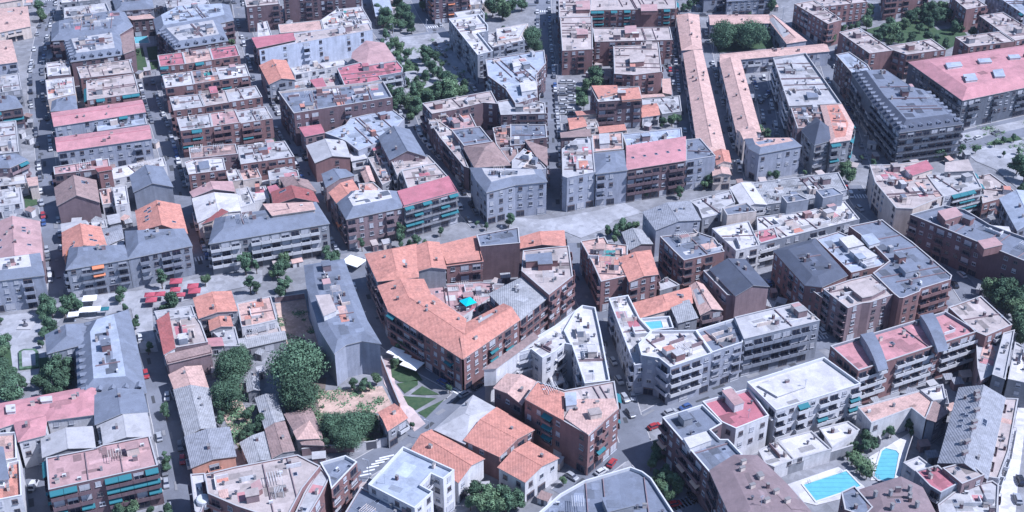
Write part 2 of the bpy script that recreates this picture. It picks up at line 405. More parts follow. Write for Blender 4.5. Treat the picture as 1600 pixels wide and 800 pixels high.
def rand_in(P, mrg=1.2):
    Q = offset(P, -mrg); xs = [q[0] for q in Q]; ys = [q[1] for q in Q]
    for _ in range(40):
        x, y = random.uniform(min(xs), max(xs)), random.uniform(min(ys), max(ys))
        if inside(x, y, P) and all(inside(x + dx, y + dy, P) for dx, dy in ((mrg, 0), (-mrg, 0), (0, mrg), (0, -mrg))): return x, y
    return None
def darker(k, f):
    c, kd = ROOF[k]; return mat('roof_%s_%d' % (k, int(f * 100)), tuple(min(.8, v * f + .01) for v in c), .85, .15, .5, kd)
UP = {}
def unit_patch(mt):
    if mt.name not in UP:
        m = MB(); m.box((0, 0, 0), (1, 1, 1)); UP[mt.name] = m.mesh('patch', [mt])
    return UP[mt.name]
def roof_clutter(root, off, P, z, clut, rc):
    ar = abs(area2(P)) / 2
    e0 = max(((P[(i + 1) % len(P)] - P[i]) for i in range(len(P))), key=lambda v: v.length); rz0 = math.atan2(e0.y, e0.x)
    for i in range(min(12, int(ar / 30)) if clut >= 0 else 2):      # relaid and tarred strips of roofing
        w, d = random.uniform(1.5, 7), random.uniform(.8, 4); p = rand_in(P, max(w, d) * .52)
        if p:
            o = link('roof_patch', unit_patch(darker(rc, random.choice((.7, .7, 1.22, .5)))), root, Vector((p[0], p[1], z)) - off); o.rotation_euler.z = rz0; o.scale = (w, d, .006 + .004 * i)
    if ar > 130 and clut >= 0:
        co, si = math.cos(rz0), math.sin(rz0)
        for i in range(int(ar / 150)):           # low party walls that divide the roof
            p = rand_in(P, 3.2)
            if not p: continue
            L0, L1 = 0, 0
            while L0 < 14 and inside(p[0] - si * (L0 + .8), p[1] + co * (L0 + .8), P): L0 += .4
            while L1 < 14 and inside(p[0] + si * (L1 + .8), p[1] - co * (L1 + .8), P): L1 += .4
            c = (L0 - L1) / 2; o = link('party_wall', unit_patch(wallm('bw')), root, Vector((p[0] - si * c, p[1] + co * c, z)) - off); o.rotation_euler.z = rz0; o.scale = (.22, L0 + L1 - .1, .38 + .01 * i)
    if ar > 260 and rc != 'pk' and clut >= 0:
        p = rand_in(P, 3.5)
        if p:
            q = MB(); q.box((p[0], p[1], z), (3.2, 2.6, 2.3), rz0); q.box((p[0], p[1], z + 2.3), (3.5, 2.9, .14), rz0, 1)
            link('stair_head', q.mesh('stair_head', [wallm(random.choice(('bw', 'gy', 'cm', 'br'))), darker(rc, .8)], off), root)
    e = max(((P[(i + 1) % len(P)] - P[i]) for i in range(len(P))), key=lambda v: v.length); rz = math.atan2(e.y, e.x)
    for _ in range(min(14, int(ar / 38) + 2) if clut >= 0 else (0 if clut < -1 else 2)):
        p = rand_in(P)
        if not p: continue
        me = random.choice((CHIM[0], CHIM[1], CHIM[2], CHIM[3], VENT, VENT, SKYL, AC))
        o = link(me.name.split('.')[0], me, root, Vector((p[0], p[1], z)) - off); o.rotation_euler.z = rz
    if ar > 120 and clut > -2 and random.random() < .6:
        p = rand_in(P)
        if p: o = link('antenna', ANT, root, Vector((p[0], p[1], z)) - off); o.rotation_euler.z = random.uniform(0, 3)
    # lived-in terraces: coloured floors, dividing walls, sheds, lines of plant boxes
    k = int((clut + .12) * ar / 38)
    co, si = math.cos(rz), math.sin(rz)
    for i in range(min(k, 22)):
        w, d = random.uniform(2.2, 5), random.uniform(2, 4.5)
        p = rand_in(P, max(w, d) * .55)
        if not p: continue
        t = random.random() if clut >= .5 else random.uniform(.55, 1); q = MB()
        if t < .36:
            q.box((p[0], p[1], z), (w, d, .02 + .012 * i), rz); mt = roofm(random.choice(('cr', 'orr', 'tp', 'wh', 'wh', 'be', 'pk', 'rs', 'te' if random.random() < .3 else 'lg'))); nm = 'terrace_floor'
        elif t < .72:
            hh = random.uniform(.9, 1.5); q.box((p[0], p[1], z), (w * 1.2, .22, hh), rz)
            if random.random() < .6: q.box((p[0] - si * d / 2 + co * w * .6, p[1] + co * d / 2 + si * w * .6, z), (.22, d, hh * .95), rz)
            mt = wallm(random.choice(('wt', 'cm', 'bw', 'wt'))); nm = 'terrace_wall'
        elif t < .86:
            q.box((p[0], p[1], z), (w * .7, d * .6, 2.2), rz, 0, 1); mt = wallm(random.choice(('wt', 'br', 'cm', 'bl'))); nm = 'roof_shed'
            o = link(nm, q.mesh(nm, [mt, roofm(random.choice(('lg', 'rs', 'sl', 'orr', 'wh')))], off), root); continue
        else:
            for s in range(6): q.box((p[0] + co * (s - 2.5) * w / 6, p[1] + si * (s - 2.5) * w / 6, z + 2.1), (.1, d, .1), rz)
            for sx in (-1, 1):
                for sy in (-1, 1): q.box((p[0] + co * sx * w * .42 - si * sy * d * .45, p[1] + si * sx * w * .42 + co * sy * d * .45, z), (.12, .12, 2.1), rz)
            mt = random.choice((M_WHITE, wallm('cm'))); nm = 'pergola'
        link(nm, q.mesh(nm, [mt], off), root)

def run_facades():
    tot = 0
    for root, P, h, z0, wc, bal, aw, awp, nf, xw in JOBS:
        off = root.location; n = len(P); items = []
        nf = nf or max(1, int(round((h - z0) / 3.15))); fh = (h - z0) / nf
        for i in range(n):
            a, b = P[i], P[(i + 1) % n]; e = b - a; L = e.length
            if L < 3: continue
            e = e.normalized(); nn = Vector((e.y, -e.x, 0))
            if nn.y > 0.25: continue
            cols = max(1, int(L / 3.3)); sp = L / cols; rz = math.atan2(e.y, e.x)
            pat = [random.random() < bal for _ in range(cols)]
            wx = [random.random() < .88 * xw for _ in range(cols)]
            bm = random.choice(BALS[wc] + (BALS['x'] if random.random() < (.12 if wc in ('br', 'bd', 'bw', 'dk') else .5) else []))
            for k in range(nf):
                zf = z0 + k * fh
                for c in range(cols):
                    q = a + e * (sp * (c + .5)); tp = Vector((q.x, q.y, zf + 1.6)) + nn * 1.3
                    if hm(tp.x, tp.y) > zf + 1.2 or not inframe(tp) or not visible(tp): continue
                    if k == 0 and z0 == 0:
                        if wx[c] and random.random() < .8: items.append(('shop_window', random.choice(SHOPS), q, zf + .2, rz, min(1, sp / 3.4)))
                        continue
                    if pat[c]:
                        items.append(('balcony', bm, q, zf + .1, rz, sp / 3.5 * (1.0)))
                        items.append(('balcony_door', random.choice(DOORS), q, zf + .12, rz, min(1.1, sp / 3.2)))
                        if aw and random.random() < awp: items.append(('awning', AWNM[aw], q, zf + .3, rz, sp / 3.3))
                    elif wx[c]:
                        items.append(('window', random.choice(WINS), q, zf + .95, rz, 1.0))
        cnt = {}
        for nm, me, q, z, rz, sx in items:
            c = cnt[nm] = cnt.get(nm, 0) + 1
            if c > 95: continue
            o = link(nm, me, root, Vector((q.x - off.x, q.y - off.y, z))); o.rotation_euler.z = rz; o.scale.x = sx; tot += 1
            if nm == 'window': o.scale.z = random.choice((1, 1, 1.1, .9))
    print('facade pieces', tot)
# ================================================================ the buildings, block by block
B = bld
# ---- far left block, west of the first street
B('pale terracotta house at the far top left corner', 'A', [(-60, 60), (170, 42), (188, 165), (-60, 215)], 6, 'gable', 'tp', 'cm', rise=1.8)
B('low beige house cut by the top left frame edge', 'A', [(-60, -50), (140, -60), (140, 8), (-60, 42)], 6, 'shed', 'tp', 'cm', rise=1)
B('peach roofed house beside the narrow white yard', 'A', [(-60, 262), (70, 250), (115, 345), (105, 388), (-60, 410)], 7, 'gable', 'tp', 'pb', rise=1.6)
B('light grey flat block south of the peach roofed house', 'A', [(-60, 480), (118, 458), (135, 560), (-60, 590)], 8, rc='lg', wc='gy', clut=.6)
B('blue grey hipped block with teal awning at far left', 'A', [(-60, 620), (95, 605), (138, 672), (-60, 702)], 10, 'mansard', 'sl', 'bd', rise=2, inset=2.5, aw='te', bal=.6)
B('pale grey flat roofed block at the left picture edge', 'E', [(-60, -30), (100, -45), (118, 150), (-60, 170)], 9, rc='lg', wc='gy', clut=.3)
B('slate roofed block over teal awnings beside the west street', 'E', [(-60, 190), (100, 165), (170, 200), (60, 250), (-60, 250)], 9, 'mansard', 'sl', 'bw', rise=1.6, inset=2.2, aw='te', bal=.7)
B('low grey flat house south of the teal awnings', 'E', [(-60, 318), (160, 292), (170, 345), (-60, 372)], 5, rc='lg', wc='cm', clut=.5)
B('white cluttered flat house beside the small green yard', 'E', [(-60, 400), (130, 372), (140, 470), (-60, 500)], 5, rc='lg', wc='wt', clut=1)
B('tiny terracotta topped house at the west street corner', 'E', [(170, 318), (230, 310), (238, 372), (190, 378)], 5, 'shed', 'tp', 'cm', rise=.8)
B('large pink gabled building at the left edge', 'E', [(245, 588), (266, 832), (-60, 862), (-70, 615)], 9, 'gable', 'rs', 'bw', rise=3, skyl=5)
B('white fronted block with slate skirt and pale roof terrace', 'I', [(-80, 165), (274, 122), (246, -12), (-80, 30)], 12, 'mansard', 'sl', 'pb', rise=2, inset=3.2, tc='wh', bal=.35, clut=.6, n=4)
# ---- second block
B('long pale flat roof with dots at the top left', 'A', [(402, 52), (665, 20), (690, 78), (402, 116)], 13, rc='lg', wc='gy', par='wt')
B('low white roofs with teal strip at top edge', 'A', [(380, -40), (620, -62), (625, 0), (385, 22)], 10, rc='wh', wc='gy', clut=.6)
B('dark slate block with many ribs at the top edge', 'A', [(690, -40), (930, -70), (960, 55), (730, 72)], 11, 'mansard', 'sl', 'bl', rise=2, inset=3, tc='sl', clut=.6)
B('dark slate terrace with a white and pink roof deck', 'A', [(330, 155), (640, 92), (775, 80), (828, 168), (735, 225), (325, 258)], 12, 'mansard', 'sl', 'bd', rise=2.4, inset=3.4, tc='sl', clut=.8)
B('slate mansard with long grey top beside west street', 'A', [(402, 270), (745, 218), (772, 345), (445, 390)], 11.5, 'mansard', 'sl', 'bd', rise=2.6, inset=3.2, tc='lg', skyl=1)
B('narrow dark red roofed brick block beside the small lawn', 'A', [(745, 200), (830, 190), (842, 350), (782, 372)], 10, 'shed', 'btl', 'bd', rise=2.5)
B('small white flat house with twin terraces beside west street', 'A', [(290, 398), (432, 380), (442, 470), (298, 482)], 9, rc='wh', wc='bw', clut=1)
B('shabby white terrace house covered in roof clutter', 'A', [(285, 505), (460, 485), (472, 590), (300, 625)], 9, rc='wh', wc='cm', clut=2)
B('beige flat apartment block north of the weathered one', 'A', [(480, 425), (810, 377), (836, 458), (505, 495)], 11, rc='be', wc='br', clut=.2)
B('weathered beige flat block with a teal awning below', 'A', [(540, 512), (840, 466), (872, 585), (545, 632)], 11, rc='be', wc='br', aw='te', bal=.6, awp=.6)
B('small slate block squeezed before the pink roof', 'A', [(330, 640), (470, 605), (482, 690), (322, 700)], 9, 'mansard', 'sl', 'bw', rise=1.6, inset=2)
B('long pink ribbed roof apartment row, the northern of two', 'A', [(325, 712), (885, 632), (908, 706), (342, 796)], 11, 'gable', 'pk', 'pb', rise=1.0, tc='cr', aw='te', bal=.25, awp=.8)
B('pale blue flat link between the two pink roofs', 'A', [(600, 765), (905, 715), (918, 780), (610, 826)], 8.5, rc='lb', wc='pb', clut=.4)
B('long pink ribbed roof apartment row, the southern of two', 'E', [(350, 68), (930, -10), (945, 72), (362, 155)], 10, 'gable', 'pk', 'pb', rise=1.0, tc='cr', bal=.2)
B('low white house ringing the blue slate gable', 'E', [(690, 262), (900, 215), (1025, 188), (1042, 240), (840, 300), (700, 330)], 5, rc='wh', wc='wt', clut=.3)
B('brownish flat house behind the big brown gable', 'E', [(335, 250), (680, 197), (690, 255), (342, 298)], 9, rc='rs', wc='bd', clut=.8)
B('house with a broad windowless brown gable wall', 'E', [(345, 380), (362, 492), (620, 470), (598, 335)], 7.5, 'gable', 'btl', 'bw', rise=3.6, skyl=3, xw=0, bal=0)
B('narrow crimson walled house beside the white yard', 'E', [(600, 255), (686, 242), (700, 268), (618, 282)], 10.5, 'shed', 'dr', 'br', rise=.5)
B('white flat box house left of the blue slate gable', 'E', [(705, 372), (790, 358), (808, 470), (722, 488)], 6, rc='wh', wc='wt')
B('small jumble of white sheds in the inner yard', 'E', [(620, 385), (700, 370), (712, 470), (640, 480)], 4, rc='tp', wc='wt', clut=2)
B('blue slate gabled house with a tall pale gable wall', 'E', [(815, 300), (838, 400), (1078, 368), (1015, 245)], 8.5, 'gable', 'sl', 'bl', rise=2.6, xw=0, bal=0)
B('bright orange double gabled house with white roof lights', 'E', [(850, 520), (870, 645), (1168, 658), (1122, 482)], 8.5, 'gable', 'orr', 'og', rise=3, skyl=6)
B('orange gabled house left of the slate corner block', 'E', [(392, 655), (398, 800), (664, 742), (626, 622)], 8.5, 'gable', 'orr', 'og', rise=2.4, skyl=4)
B('low grey shed between brown gable and orange house', 'E', [(385, 602), (530, 580), (560, 622), (392, 655)], 5, 'gable', 'lg', 'gy', rise=.8)
B('low white shed behind the orange gabled house', 'E', [(570, 588), (660, 575), (672, 622), (580, 636)], 4.5, rc='wh', wc='wt')
B('pale grey shed beside the inner orange yard', 'E', [(672, 552), (740, 540), (752, 600), (690, 614)], 4.5, 'shed', 'lg', 'gy', rise=.6)
B('grey corrugated workshop between the two orange houses', 'E', [(640, 640), (755, 612), (770, 690), (668, 735)], 5.5, 'gable', 'cd', 'gy', rise=1)
B('white flat terrace beside the grey corrugated workshop', 'E', [(625, 768), (775, 702), (783, 770), (640, 806)], 7, rc='wh', wc='wt', clut=.4)
B('balconied apartment front with slate roof and orange awnings', 'I', [(418, 88), (800, 22), (775, -62), (438, -45)], 11.5, 'mansard', 'sl', 'bl', rise=2.4, inset=3.4, tc='sl', bal=.75, aw='orr', awp=.35, n=4)
B('slate roofed corner apartment block behind the red parasols', 'I', [(802, 20), (1197, -62), (1148, -165), (786, -150)], 11.5, 'mansard', 'sl', 'bl', rise=2.6, inset=4, tc='sl', bal=.45, n=4)
# ---- third block
B('light flat roof behind dark mansards at the top', 'A', [(1030, 8), (1290, -18), (1312, 30), (1045, 52)], 12.5, rc='lg', wc='gy')
B('flat pale block at the top edge beside third street', 'A', [(1040, -80), (1420, -110), (1440, -30), (1060, -10)], 12, rc='lg', wc='gy')
B('dark slate mansard with a pale blue inner terrace', 'A', [(962, 125), (1095, 55), (1430, 35), (1458, 130), (1370, 150), (985, 215)], 12, 'mansard', 'sl', 'bd', rise=2.4, inset=3.6, tc='lb', clut=.3)
B('slate mansard with long grey top beside third street', 'A', [(990, 205), (1370, 138), (1424, 258), (1095, 312)], 11.5, 'mansard', 'sl', 'bd', rise=2.6, inset=3.2, tc='lg', skyl=1)
B('small pink roofed hall behind the turquoise pool', 'A', [(800, 108), (935, 94), (965, 128), (830, 138)], 8, 'shed', 'tp', 'bd', rise=.8)
for lb, p, rc, cl in (('pink roofed flat at the west end of the tricolour row', [(985, 350), (1140, 330), (1160, 405), (1000, 420)], 'cr', 0),
        ('peach roofed flat in the middle of the tricolour row', [(1142, 330), (1310, 308), (1330, 378), (1162, 404)], 'tp', .8),
        ('crimson roofed flat at east end of the tricolour row', [(1312, 308), (1475, 285), (1500, 352), (1332, 378)], 'cr', 0),
        ('white roofed flat west of the brown cluttered one', [(1015, 476), (1195, 451), (1215, 532), (1035, 555)], 'wh', .4),
        ('brown cluttered roof between two white roofed flats', [(1197, 450), (1352, 428), (1378, 504), (1217, 530)], 'btl', 1.5),
        ('white roofed flat east of the brown cluttered one', [(1354, 428), (1536, 405), (1562, 480), (1380, 504)], 'wh', .3),
        ('grey roofed flat at the west end of third row', [(1060, 612), (1245, 594), (1280, 672), (1085, 698)], 'lg', .3),
        ('beige roofed flat carrying a small pink roof box', [(1248, 594), (1410, 570), (1436, 645), (1283, 670)], 'be', .4),
        ('light grey flat at the east end of third row', [(1412, 570), (1600, 541), (1640, 612), (1438, 644)], 'lg', .3),
        ('light grey flat west of the dusty pink roof', [(1105, 742), (1310, 716), (1328, 800), (1130, 826)], 'lg', .3),
        ('dusty pink roofed flat between two light grey ones', [(1313, 716), (1470, 694), (1504, 772), (1330, 798)], 'rs', .5),
        ('light grey flat east of the dusty pink roof', [(1472, 694), (1660, 664), (1704, 740), (1506, 772)], 'lg', .3)):
    bx = ([([(1305, 545), (1350, 540), (1362, 580), (1318, 585)], 2.4, 'cr', 'br')] if 'pink roof box' in lb else ())
    B(lb, 'A', p, 11.5, rc=rc, wc='br', clut=cl, bal=.35, aw='te', awp=.2, boxes=bx)
B('brown flat house behind the white terrace on second street', 'E', [(1180, 122), (1472, 100), (1488, 162), (1190, 192)], 10, rc='btl', wc='bw', clut=1.2)
B('white terrace house with a small dark roof hatch', 'E', [(1155, 215), (1240, 182), (1395, 186), (1412, 262), (1180, 292)], 9.5, rc='wh', wc='br', clut=.5, boxes=(([(1240, 215), (1300, 205), (1310, 250), (1250, 258)], 1.4, 'sl', 'wt'),))
B('brick row with cluttered grey terraces beside third street', 'F', [(-115, 112), (180, 82), (240, 180), (-95, 228)], 9.5, rc='lg', wc='br', clut=1.4)
B('small white flat roofed house in the third block', 'E', [(1412, 272), (1480, 256), (1512, 325), (1432, 338)], 7, rc='wh', wc='cm')
B('peach terraced house beside the small white flat one', 'E', [(1488, 262), (1600, 238), (1635, 310), (1518, 330)], 7, rc='tp', wc='cm', clut=1.3)
B('dusty pink gabled house above two white roofs', 'E', [(1190, 402), (1210, 432), (1466, 398), (1448, 338)], 8.5, 'gable', 'rs', 'bw', rise=2.2)
B('wide white gabled house beside second street', 'E', [(1205, 445), (1240, 592), (1500, 520), (1478, 418)], 8, 'gable', 'wh', 'wt', rise=1.6)
B('white flat house with stacked terraces in third block', 'E', [(1472, 385), (1550, 370), (1595, 470), (1502, 500)], 7.5, rc='wh', wc='wt', clut=.8)
B('light stepped terrace house beside the beige gable', 'F', [(75, 272), (185, 246), (260, 268), (272, 306), (85, 330)], 8.5, rc='lg', wc='cm', clut=.6)
B('beige tiled gable beside the narrow third street', 'F', [(150, 312), (190, 375), (372, 398), (322, 330)], 9.5, 'gable', 'btl', 'cm', rise=1.4, hip=1)
B('small crimson roofed house left of the red gable', 'F', [(75, 372), (122, 360), (152, 405), (100, 432)], 8, 'shed', 'cr', 'cm', rise=.7)
B('dark orange tiled gable with a slate dormer', 'F', [(100, 405), (112, 482), (388, 466), (350, 395)], 9.5, 'gable', 'dr', 'bw', rise=2.4, skyl=2)
B('white and grey yard house next to small crimson roof', 'F', [(-60, 380), (60, 365), (85, 440), (-50, 470)], 6.5, rc='wh', wc='wt', clut=1)
B('brick red lean-to house behind the long slate front', 'E', [(1265, 605), (1385, 512), (1425, 542), (1332, 595)], 9.5, 'shed', 'dr', 'cm', rise=.8)
B('long slate roofed apartment block with dark ribbon balconies', 'F', [(-290, 727), (455, 600), (372, 470), (-250, 570)], 12.5, 'mansard', 'sl', 'gy', rise=2.6, inset=4.2, tc='sl', bal=.8, n=4, clut=.4)
B('salmon roof deck behind the long slate roofed block', 'F', [(50, 482), (350, 470), (368, 522), (105, 560)], 15.4, 'shed', 'tp', 'cm', rise=.5, base=12, win=False, name='roof_deck_house')
# ---- fourth block
B('long brick apartment block at the top with many windows', 'B', [(165, -90), (640, -125), (655, -42), (172, -10)], 14, rc='be', wc='bd', bal=.15)
B('dark brick block at the top with beige roof', 'B', [(-80, -30), (138, -30), (148, 28), (-60, 48)], 13, rc='be', wc='bd', bal=.15)
B('white narrow block between dark brick and pool terrace', 'B', [(10, 150), (70, 135), (100, 225), (12, 235)], 9, rc='wh', wc='wt', clut=.5)
B('peach roof terrace holding a small turquoise pool', 'B', [(140, 158), (405, 130), (420, 190), (150, 212)], 9, rc='tp', wc='cm', clut=-2)
B('white roof terrace crowded with rusty sheds', 'B', [(408, 128), (505, 62), (662, 46), (722, 148), (425, 186)], 9, rc='wh', wc='wt', clut=2)
B('crimson ribbed roof west of the long grey shed roof', 'B', [(-22, 242), (230, 212), (246, 266), (10, 316)], 11, 'shed', 'cr', 'bd', rise=.8)
B('very long pale blue fronted block with grey roof', 'B', [(20, 318), (728, 192), (705, 148), (238, 214), (246, 268)], 11.5, rc='be', wc='lw', bal=.1, win=True, xw=.35)
B('white low workshop roofs below the pale blue front', 'B', [(215, 428), (555, 376), (576, 405), (242, 472)], 5, rc='wh', wc='wt', clut=.3)
B('orange hipped house on the third street', 'B', [(25, 415), (85, 532), (240, 502), (186, 384)], 9, 'gable', 'orr', 'bl', rise=1.6)
B('pale low roofs south of the orange hipped house', 'B', [(135, 545), (330, 500), (350, 545), (150, 590)], 5, rc='lg', wc='wt', clut=.8)
B('big pink octagonal hipped hall beside the park', 'B', [(605, 335), (690, 262), (800, 276), (872, 382), (690, 418), (600, 368)], 9.5, 'pyramid', 'rs', 'gy', rise=2.4)
B('wide flat crimson roof with rounded end by the park', 'B', [(505, 430), (650, 396), (690, 416), (882, 386), (918, 430), (912, 458), (770, 482), (785, 505), (560, 552)], 10, rc='cr', wc='bl', bal=.8)
B('small crimson roof beside beige yard', 'B', [(340, 502), (412, 488), (440, 552), (388, 566)], 8, 'shed', 'cr', 'cm', rise=.5)
B('beige yard house between small crimson roof and hall', 'B', [(415, 490), (500, 478), (515, 535), (445, 550)], 7, rc='be', wc='cm', clut=.5)
B('dark fronted block with beige edge and blue inner terrace', 'B', [(140, 572), (795, 507), (852, 607), (237, 708)], 15, rc='sl', wc='bd', clut=1.3, bal=.2, par='cm', n=4)
B('small crimson and white roofed house in fourth block', 'F', [(275, -2), (402, -20), (426, 38), (310, 62)], 9, 'shed', 'cr', 'bw', rise=.5)
B('huge pale blue flat roofed hall by the park street', 'F', [(430, 32), (560, -20), (590, -60), (850, -118), (928, -58), (845, 38), (772, 90), (640, 142), (560, 80)], 9, rc='lb', wc='pb', xw=.3)
B('grey roofed house with a brick gable wall', 'F', [(318, 112), (372, 218), (586, 184), (552, 82)], 8.5, 'gable', 'lg', 'br', rise=1.8, xw=.15, bal=0)
B('slate gabled house with rubble along its ridge', 'F', [(768, 60), (838, 200), (1058, 178), (958, 12)], 10.5, 'gable', 'sl', 'bw', rise=3.2, xw=.15, bal=0)
B('white shed with cyan canopy beside the slate gable', 'F', [(590, 142), (650, 136), (692, 198), (600, 216)], 6, 'shed', 'wh', 'wt', rise=.5, aw='te', bal=1)
B('red and white shed left of the slate gable', 'F', [(715, 95), (770, 80), (785, 135), (738, 150)], 7, 'shed', 'cr', 'cm', rise=.5)
B('beige flat house south of the slate gable', 'F', [(845, 208), (1080, 176), (1124, 222), (912, 266), (882, 300)], 9.5, rc='be', wc='gy', clut=.2)
B('beige cluttered terrace block beside the crimson roof', 'F', [(910, 268), (1124, 222), (1200, 306), (990, 372), (950, 380)], 10.5, rc='be', wc='gy', clut=1.2)
B('corner block with crimson roof and three teal awning bands', 'F', [(890, 400), (1200, 308), (1257, 396), (925, 487)], 13.5, 'shed', 'cr', 'gy', rise=-.6, bal=1, aw='te', awp=.6, n=4, tc='wh')
B('slate mansard corner block with white roof patch', 'F', [(512, 475), (592, 402), (888, 402), (925, 497), (566, 573)], 12.5, 'mansard', 'sl', 'bw', rise=2.6, inset=3.6, tc='wh', bal=.75, n=4, aw='orr', awp=.2)
B('orange sloping roof behind the slate mansard corner', 'F', [(460, 408), (505, 470), (645, 398), (600, 330)], 12, 'gable', 'orr', 'bw', rise=1.2)
B('slate roofed narrow block on the third street side', 'F', [(415, 292), (440, 372), (612, 300), (560, 264)], 10.5, 'gable', 'sl', 'bw', rise=1.2)
B('peach terrace house in the middle of the fourth block', 'F', [(640, 352), (735, 345), (800, 405), (720, 420), (650, 400)], 8.5, rc='tp', wc='cm', clut=1)
B('dark ruined inner house in the fourth block', 'F', [(700, 190), (800, 170), (850, 330), (790, 360)], 6.5, rc='be', wc='gy', clut=2.2)
B('small terracotta gable by the ruined inner house', 'F', [(655, 270), (690, 350), (740, 340), (705, 245)], 7, 'gable', 'tp', 'bw', rise=1)
# ---- park side and fifth block
B('long glass roofed pavilion at the top of the park', 'B', [(712, -60), (800, -70), (850, 70), (752, 105)], 5, 'gable', 'lb', 'gy', rise=1)
B('brick tower block at the top right of the park', 'B', [(1030, -110), (1310, -140), (1322, -25), (1112, 0)], 13, rc='be', wc='bd', bal=.3, aw='orr', awp=.5, n=5)
B('low beige yard building behind the white L block', 'B', [(1330, -20), (1500, -45), (1510, 20), (1340, 35)], 5, rc='wh', wc='cm', clut=.6)
B('white roofed L shaped apartment block with blue grey walls', 'B', [(1205, 122), (1392, 92), (1450, 165), (1450, 198), (1388, 208), (1480, 322), (1385, 347)], 14, rc='wh', wc='bl', bal=.2, par='x')
B('thin white roof north of the L shaped block', 'B', [(1240, 82), (1405, 58), (1430, 92), (1262, 112)], 11, rc='wh', wc='wt')
B('low white wing east of the L shaped block', 'B', [(1402, 225), (1640, 180), (1680, 255), (1480, 300)], 8, rc='wh', wc='bl', clut=.3)
B('roof terrace with turquoise pool by the big tree', 'C', [(-100, 185), (100, 150), (45, 240), (-90, 262)], 9, rc='wh', wc='cm', clut=-2)
B('wide lilac white flat roofed block with several roof boxes', 'B', [(1435, 378), (1800, 318), (1812, 400), (1752, 470), (1758, 612), (1622, 655), (1560, 560), (1450, 480)], 13, rc='lb', wc='bd', clut=.3, boxes=(([(0, 375), (85, 362), (98, 400), (10, 420)], 1.8, 'wh', 'wt', 'C'), ([(50, 520), (145, 508), (155, 560), (62, 575)], 1.8, 'wh', 'wt', 'C')))
B('beige roofed brick block round a pink terrace', 'B', [(1040, 652), (1470, 574), (1512, 655), (1420, 648), (1240, 692), (1100, 717)], 12, rc='be', wc='bd', clut=.2)
B('pink terrace in the brick court beside the park street', 'B', [(1100, 722), (1240, 695), (1330, 700), (1380, 800), (1190, 830)], 9, rc='rs', wc='bd', clut=1.3)
B('brick block with grey roof on the shaded fifth street', 'C', [(-90, 640), (60, 615), (205, 650), (212, 716), (-70, 725)], 11.5, rc='lg', wc='bd', clut=.8)
B('cluttered brown terrace block above the diagonal street', 'F', [(1040, -110), (1150, -40), (1235, 20), (1330, 250), (1300, 240), (1150, 60)], 10, rc='be', wc='bd', clut=2)
B('blue slate flat roof with a pale stain', 'F', [(1222, 12), (1400, -10), (1478, 86), (1300, 112)], 12.5, rc='sl', wc='bw')
B('brown pyramid roofed house near the slate corner', 'F', [(1300, 120), (1480, 92), (1585, 232), (1370, 246)], 11.5, 'pyramid', 'btl', 'bw', rise=3.6, over=.5)
B('cluttered brown inner terraces west of the fifth street', 'F', [(1480, 0), (1600, -20), (1640, 160), (1590, 225), (1500, 100)], 10, rc='btl', wc='bd', clut=2)
B('long dark slate roof beside the shaded fifth street', 'G', [(-10, -22), (212, -20), (218, 60), (92, 76), (80, 102), (-10, 112)], 11.5, rc='sl', wc='bd', clut=.3)
B('dusty red sloping roof on the shaded street', 'G', [(82, 78), (215, 125), (220, 245), (155, 185)], 12, 'shed', 'btl', 'bw', rise=.5)
B('grey terrace block with round roof room by shaded street', 'G', [(0, 205), (75, 130), (150, 180), (215, 255), (160, 268), (0, 285)], 12, rc='lg', wc='pb', clut=1.2)
B('white fronted slate skirted corner block west of shaded street', 'F', [(1375, 322), (1442, 404), (1620, 357), (1816, 337), (1780, 262), (1340, 252)], 13.5, 'mansard', 'sl', 'pb', rise=1.8, inset=3.4, tc='lg', bal=.15, n=4, clut=1)
# ---- sixth block (brick estate and the long terracotta terraces)
EB = B('brick estate block with beige roof at the top centre', 'C', [(290, -40), (482, -60), (492, 62), (482, 105), (295, 110)], 12, rc='be', wc='br', n=4, boxes=(([(400, 10), (485, 5), (488, 60), (402, 62)], 1.9, 'rs', 'br'),))
B('brick estate block with teal awnings at the top edge', 'C', [(492, -70), (1018, -90), (1030, 55), (492, 68)], 12, rc='be', wc='br', bal=.5, aw='te', awp=.9, n=4, boxes=(([(805, 30), (905, 28), (908, 68), (808, 70)], 1.9, 'rs', 'br'),))
B('west brick estate block with rusty roof cabins', 'C', [(300, 112), (500, 106), (505, 310), (315, 320)], 12, rc='be', wc='br', n=4, boxes=(([(400, 180), (470, 185), (475, 215), (405, 218)], 1.8, 'rs', 'br'),))
B('middle brick estate wing with central roof cabin', 'C', [(505, 178), (986, 172), (1002, 252), (518, 264)], 12, rc='be', wc='br', n=4, boxes=(([(705, 165), (775, 160), (778, 205), (708, 210)], 2, 'rs', 'br'),))
B('square brick estate block with central stair head', 'C', [(634, 292), (805, 285), (808, 268), (916, 266), (937, 452), (760, 472), (640, 464)], 12, rc='be', wc='br', n=4, boxes=(([(735, 350), (800, 325), (832, 350), (825, 385), (740, 392)], 2.2, 'be', 'br'),))
B('tall brick house with two salmon roof sheds', 'C', [(492, 550), (795, 545), (812, 622), (538, 640)], 13, rc='wh', wc='bd', n=4, boxes=(([(500, 538), (655, 535), (662, 578), (540, 610)], .8, 'orr', 'og'), ([(680, 560), (790, 548), (808, 618), (688, 628)], .8, 'orr', 'og')))
B('low terracotta roof left of the tall brick house', 'C', [(398, 702), (530, 690), (540, 724), (410, 736)], 6, 'shed', 'orr', 'cm', rise=.8)
B('low tiled house at the corner of shaded street', 'C', [(350, 745), (440, 738), (465, 792), (365, 812)], 6, 'gable', 'orr', 'cm', rise=.8)
